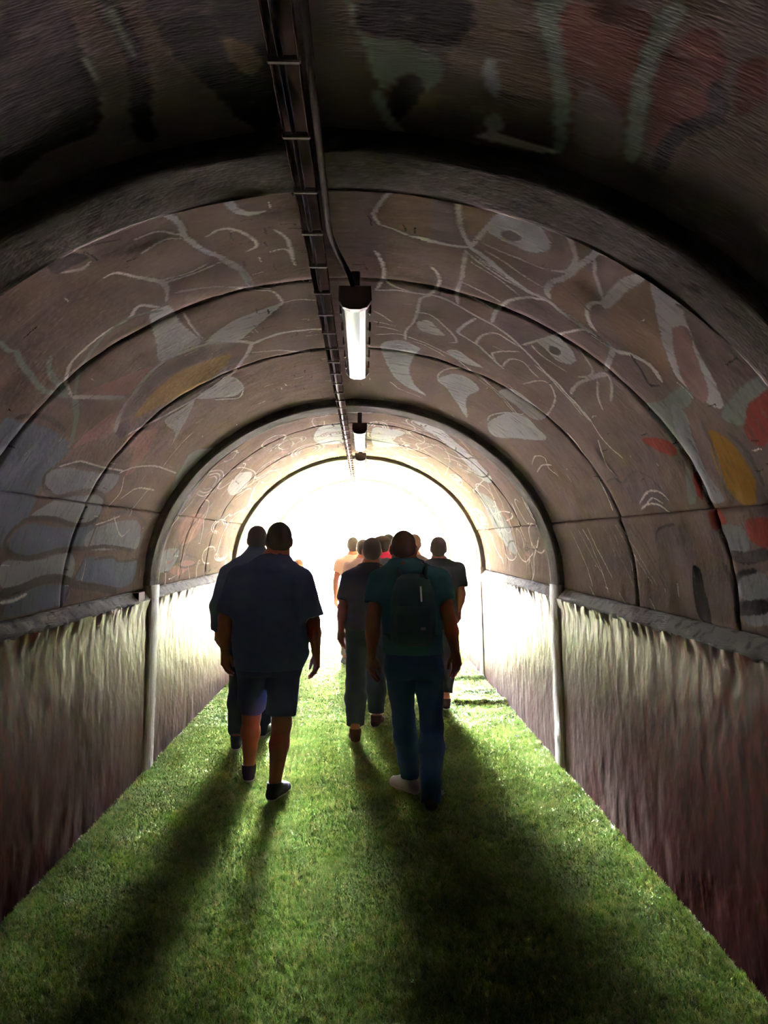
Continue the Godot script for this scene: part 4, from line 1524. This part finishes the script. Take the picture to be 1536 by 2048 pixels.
func people() -> void:
	make_hand()
	# front left: the big man in shorts
	var o := figure({
		"x": -0.599, "d": 5.15, "label": "heavy man in a dark navy t-shirt and shorts with bare calves, walking front left", "cell": 0.014, "skin": Color(0.60, 0.37, 0.31),
		"head": Vector3(0.037, 1.668, -0.03), "head_size": 1.0, "neck": 0.068, "arm": 1.08, "leg": 1.08, "palm": 1.1,
		"torso": [[0.74, -0.03, 0.0, 0.19, 0.14], [0.83, -0.025, 0.0, 0.222, 0.17], [0.92, -0.014, -0.01, 0.246, 0.185], [1.04, -0.020, -0.02, 0.252, 0.19], [1.20, -0.02, -0.02, 0.246, 0.18], [1.34, -0.022, -0.01, 0.242, 0.16], [1.44, -0.025, 0.0, 0.230, 0.13], [1.505, -0.020, 0.0, 0.178, 0.10], [1.555, 0.002, 0.0, 0.115, 0.085], [1.59, 0.016, 0.0, 0.080, 0.075]],
		"arms": [[Vector3(-0.228, 1.425, 0), Vector3(-0.312, 1.16, 0.03), Vector3(-0.322, 0.925, -0.02)], [Vector3(0.190, 1.415, 0), Vector3(0.268, 1.14, 0.03), Vector3(0.286, 0.905, -0.02)]],
		"feet": [[Vector3(-0.125, 0.84, 0), Vector3(-0.168, 0.47, -0.20), Vector3(-0.195, 0.095, -0.28), 0.12], [Vector3(0.072, 0.84, 0), Vector3(0.062, 0.46, 0.03), Vector3(0.030, 0.095, 0.12), -0.32]],
		"top": {"name": "t_shirt", "colour": NAVY, "sleeve": 0.93, "sleeve_loose": 0.022, "hem": 0.825, "loose": 0.006},
		"legs": {"name": "shorts", "colour": Color(0.23, 0.24, 0.39), "end": 0.84, "loose": 0.022},
		"shoes": Color(0.14, 0.13, 0.17), "sole": Color(0.62, 0.58, 0.56), "hair": {"colour": Color(0.15, 0.11, 0.10), "nape": -0.085, "thick": 0.007},
	})
	# behind him on the left: the man in the long sleeved top
	o = figure({
		"x": -0.961, "d": 6.45, "label": "man in a dark long-sleeved top with raised collar, half hidden behind the man in shorts", "cell": 0.016, "skin": Color(0.60, 0.38, 0.32),
		"head": Vector3(0.075, 1.672, -0.02), "head_size": 0.97, "neck": 0.060, "arm": 1.1, "palm": 0.9,
		"torso": [[0.80, 0.03, 0, 0.17, 0.13], [0.92, 0.03, 0, 0.20, 0.15], [1.05, 0.02, -0.01, 0.215, 0.165], [1.20, 0.02, 0, 0.215, 0.16], [1.34, 0.02, 0, 0.22, 0.15], [1.43, 0.025, 0, 0.205, 0.125], [1.50, 0.035, 0, 0.170, 0.10], [1.55, 0.06, 0, 0.11, 0.085], [1.59, 0.07, 0, 0.078, 0.075]],
		"arms": [[Vector3(-0.165, 1.395, 0), Vector3(-0.234, 1.13, 0.05), Vector3(-0.245, 0.92, -0.01)], [Vector3(0.215, 1.42, 0), Vector3(0.27, 1.15, 0.0), Vector3(0.28, 0.92, -0.1)]],
		"feet": [[Vector3(-0.06, 0.88, 0), Vector3(-0.06, 0.48, 0.04), Vector3(-0.05, 0.095, 0.22), 0.08], [Vector3(0.11, 0.88, 0), Vector3(0.11, 0.48, -0.14), Vector3(0.108, 0.09, -0.20), -0.15]],
		"top": {"name": "long_sleeved_top", "colour": Color(0.23, 0.27, 0.36), "sleeve": 1.95, "sleeve_loose": 0.020, "hem": 0.84, "loose": 0.008, "collar": 0.055},
		"legs": {"name": "trousers", "colour": Color(0.11, 0.13, 0.19), "end": 1.95, "loose": 0.02},
		"shoes": Color(0.13, 0.13, 0.16), "sole": Color(0.55, 0.5, 0.48), "hair": {"colour": Color(0.14, 0.11, 0.10), "nape": -0.06, "thick": 0.006},
	})
	# front right: the man with the backpack
	o = figure({
		"x": 0.319, "d": 4.95, "label": "man with shaved head, dark teal t-shirt, jeans and backpack, walking front right", "cell": 0.014, "skin": Color(0.60, 0.37, 0.32),
		"head": Vector3(-0.061, 1.617, -0.02), "head_size": 0.98, "neck": 0.064, "arm": 1.05, "leg": 1.0, "palm": 0.7,
		"torso": [[0.76, 0.0, 0.0, 0.165, 0.12], [0.85, 0.006, 0.0, 0.185, 0.135], [0.95, 0.002, 0.0, 0.190, 0.14], [1.08, -0.006, 0, 0.184, 0.135], [1.22, -0.015, 0, 0.192, 0.14], [1.34, -0.025, 0, 0.205, 0.14], [1.43, -0.028, 0, 0.205, 0.12], [1.495, -0.030, 0, 0.168, 0.095], [1.535, -0.042, 0, 0.112, 0.08], [1.57, -0.055, 0, 0.076, 0.072]],
		"arms": [[Vector3(-0.222, 1.41, 0), Vector3(-0.258, 1.16, 0.05), Vector3(-0.266, 0.925, 0.0)], [Vector3(0.172, 1.42, 0), Vector3(0.228, 1.17, 0.05), Vector3(0.276, 0.945, -0.02)]],
		"feet": [[Vector3(-0.088, 0.85, 0), Vector3(-0.052, 0.50, -0.16), Vector3(-0.006, 0.09, -0.20), 0.62], [Vector3(0.098, 0.85, 0), Vector3(0.116, 0.50, 0.02), Vector3(0.100, 0.105, 0.15), -0.05]],
		"top": {"name": "t_shirt", "colour": Color(0.20, 0.36, 0.42), "sleeve": 0.55, "sleeve_loose": 0.020, "hem": 0.95, "loose": 0.006},
		"legs": {"name": "jeans", "colour": Color(0.14, 0.24, 0.39), "end": 1.97, "end_right": 2.12, "loose": 0.012},
		"shoes": Color(0.72, 0.70, 0.68), "shaded_right_shoe": Color(0.24, 0.23, 0.25), "sole": Color(0.75, 0.73, 0.70), "hair": {"colour": Color(0.30, 0.20, 0.18), "nape": -0.05, "thick": 0.0025},  # right shoe of the pair darkened: the leg's shade put into its colour
	})
	backpack(Vector3(0.319 - 0.012, 1.245, -4.95 + 0.165))
	# second from the right of the front: dark shirt, trousers
	figure({
		"x": -0.018, "d": 6.70, "label": "man in charcoal t-shirt and loose trousers, just left of the man with the backpack", "cell": 0.016, "skin": Color(0.58, 0.38, 0.34),
		"head": Vector3(0.092, 1.575, -0.02), "head_size": 0.98, "neck": 0.058,
		"torso": [[0.78, 0.045, 0, 0.165, 0.12], [0.90, 0.045, 0, 0.188, 0.135], [1.02, 0.05, 0, 0.185, 0.13], [1.15, 0.055, 0, 0.185, 0.13], [1.27, 0.06, 0, 0.192, 0.135], [1.36, 0.065, 0, 0.19, 0.115], [1.42, 0.07, 0, 0.15, 0.09], [1.455, 0.075, 0, 0.10, 0.075], [1.49, 0.08, 0, 0.07, 0.065]],
		"arms": [[Vector3(-0.115, 1.34, 0), Vector3(-0.162, 1.09, 0.05), Vector3(-0.180, 0.89, 0.0)], [Vector3(0.24, 1.34, 0), Vector3(0.275, 1.08, 0.0), Vector3(0.28, 0.86, -0.08)]],
		"feet": [[Vector3(-0.035, 0.83, 0), Vector3(-0.045, 0.46, 0.08), Vector3(-0.047, 0.11, 0.34), 0.05], [Vector3(0.13, 0.83, 0), Vector3(0.13, 0.47, -0.20), Vector3(0.135, 0.09, -0.26), -0.25]],
		"top": {"name": "t_shirt", "colour": Color(0.20, 0.19, 0.22), "sleeve": 0.75, "sleeve_loose": 0.016, "hem": 0.90, "loose": 0.008},
		"legs": {"name": "trousers", "colour": Color(0.12, 0.14, 0.18), "end": 1.88, "loose": 0.024},
		"shoes": Color(0.26, 0.18, 0.17), "sole": Color(0.4, 0.33, 0.3), "hair": {"colour": Color(0.2, 0.16, 0.15), "nape": -0.075, "thick": 0.006},
	})
	# at the right wall
	figure({
		"x": 0.776, "d": 7.70, "label": "man in a black t-shirt with wide short sleeves, walking nearest the right wall", "cell": 0.018, "skin": Color(0.58, 0.38, 0.33),
		"head": Vector3(-0.025, 1.585, -0.02), "head_size": 0.97, "neck": 0.056,
		"torso": [[0.78, -0.02, 0, 0.15, 0.12], [0.92, -0.02, 0, 0.172, 0.13], [1.05, -0.015, 0, 0.165, 0.13], [1.20, -0.012, 0, 0.172, 0.13], [1.32, -0.01, 0, 0.182, 0.13], [1.41, -0.012, 0, 0.18, 0.11], [1.455, -0.016, 0, 0.135, 0.085], [1.50, -0.02, 0, 0.08, 0.07]],
		"arms": [[Vector3(-0.205, 1.38, 0), Vector3(-0.25, 1.12, 0.03), Vector3(-0.25, 0.89, -0.06)], [Vector3(0.172, 1.38, 0), Vector3(0.198, 1.14, 0.06), Vector3(0.182, 0.955, -0.06)]],
		"feet": [[Vector3(-0.10, 0.84, 0), Vector3(-0.10, 0.46, -0.14), Vector3(-0.10, 0.09, -0.26), 0.1], [Vector3(0.06, 0.84, 0), Vector3(0.055, 0.47, 0.02), Vector3(0.035, 0.10, 0.10), -0.05]],
		"top": {"name": "t_shirt", "colour": Color(0.11, 0.13, 0.15), "sleeve": 0.72, "sleeve_loose": 0.024, "hem": 0.86, "loose": 0.01},
		"legs": {"name": "trousers", "colour": Color(0.13, 0.12, 0.17), "end": 1.8, "loose": 0.012},
		"shoes": Color(0.2, 0.16, 0.18), "hair": {"colour": Color(0.22, 0.18, 0.16), "nape": -0.07},
	})
	# farther along
	var q := walker(0.229, 8.60, 1.72, "man in a flat cap and bright pink neck scarf among the heads on the right", 1.0, {"top": {"name": "t_shirt", "colour": Color(0.12, 0.14, 0.16), "sleeve": 0.8, "hem": 0.84}})
	q.head += Vector3(-0.02, 0, 0)
	o = figure(q)
	field(Vector3(-0.16, 1.35, -0.16), Vector3(0.2, 1.6, 0.16), 0.009)
	capsule(Vector3(-0.01, 1.47, 0.0), Vector3(-0.01, 1.505, -0.005), 0.078, 0.074, 0.02)
	egg(Vector3(0.055, 1.475, 0.02), Vector3(0.045, 0.042, 0.05), 0.02)
	obj("neck_scarf", joined([net()]), cloth(Color(0.90, 0.24, 0.38)), o)
	field(Vector3(-0.2, 1.55, -0.3), Vector3(0.2, 1.8, 0.2), 0.009)
	egg(q.head + Vector3(0, 0.066, 0.0), Vector3(0.098, 0.052, 0.125), 0.02)
	egg(q.head + Vector3(-0.02, 0.048, -0.12), Vector3(0.075, 0.014, 0.06), 0.015)
	obj("cap", joined([net()]), cloth(Color(0.22, 0.18, 0.17)), o)
	figure(walker(0.312, 9.60, 1.745, "dark-haired person seen only as a head between the flat cap and the shaved head", -1.0))
	figure(walker(0.597, 9.00, 1.74, "brown-haired person in grey-brown top behind the backpack man's right shoulder", 1.0, {"top": {"name": "shirt", "colour": Color(0.34, 0.29, 0.27), "sleeve": 0.9, "hem": 0.84}, "hair": {"colour": Color(0.32, 0.23, 0.17)}}))
	figure(walker(-0.145, 10.6, 1.71, "person in pale pinkish clothes with bare arms, farthest ahead in the glare", -1.0, {"top": {"name": "shirt", "colour": Color(0.72, 0.60, 0.57), "sleeve": 0.5, "hem": 0.84}, "legs": {"name": "trousers", "colour": Color(0.45, 0.40, 0.40), "end": 1.9}}))
	figure(walker(-0.006, 9.90, 1.675, "person in a light mauve shirt, between the glare and the man in loose trousers", 1.0, {"top": {"name": "shirt", "colour": Color(0.62, 0.52, 0.52), "sleeve": 0.8, "hem": 0.84}}))
	figure(walker(-0.925, 11.0, 1.385, "short person almost hidden behind the right shoulder of the man in shorts", 1.0, {"head_size": 0.9, "hair": {"colour": Color(0.36, 0.24, 0.20)}, "top": {"name": "shirt", "colour": Color(0.5, 0.38, 0.34), "sleeve": 0.8, "hem": 0.70}}))

func backpack(at: Vector3) -> void:
	var o := base("backpack", at)
	tag(o, "dark teal backpack with a white reflective strip, worn by the man with the shaved head", "backpack")
	var c := cloth(Color(0.15, 0.24, 0.27))
	field(Vector3(-0.17, -0.27, -0.12), Vector3(0.17, 0.26, 0.14), 0.01)
	slices([[-0.22, 0, -0.01, 0.120, 0.065], [-0.17, 0, 0.0, 0.140, 0.085], [0.0, 0, 0.0, 0.142, 0.09], [0.12, 0, 0.0, 0.132, 0.08], [0.19, 0, -0.01, 0.105, 0.06], [0.225, 0, -0.02, 0.06, 0.035]], 0.0, 0.02, -9.0, 9.0, 0.004)
	obj("bag", joined([net()]), c, o)
	field(Vector3(-0.14, -0.25, 0.0), Vector3(0.14, 0.06, 0.17), 0.009)
	slices([[-0.20, 0, 0.085, 0.10, 0.028], [-0.15, 0, 0.09, 0.112, 0.04], [-0.02, 0, 0.09, 0.112, 0.035], [0.03, 0, 0.08, 0.10, 0.02]], 0.0, 0.02)
	obj("front_pocket", joined([net()]), cloth(Color(0.17, 0.26, 0.29)), o)
	var st := begin()
	for s in [-1.0, 1.0]:
		var path := []
		for k in [[0.07, 0.20, -0.03], [0.085, 0.255, -0.09], [0.095, 0.275, -0.165], [0.105, 0.245, -0.245], [0.115, 0.13, -0.305], [0.125, 0.0, -0.31], [0.15, -0.11, -0.25], [0.165, -0.16, -0.14], [0.13, -0.18, -0.04]]:
			path.append(Vector3(k[0] * s, k[1], k[2]))
		tube(st, path, 0.016, 8)
	obj("strap", done(st), c, o)
	st = begin(false)
	box(st, Vector3(0.045, 0.105, 0.082), Vector3(0.011, 0.095, 0.006), 0.002, Basis(Vector3.RIGHT, -0.10) * Basis(Vector3.BACK, 0.05))
	obj("reflective_strip", done(st), plain_mat(Color(0.92, 0.93, 0.92), 0.3), o)
	st = begin(false)
	box(st, Vector3(0.055, -0.10, 0.132), Vector3(0.03, 0.018, 0.006), 0.003)
	obj("buckle", done(st), plain_mat(Color(0.4, 0.44, 0.46), 0.4), o)
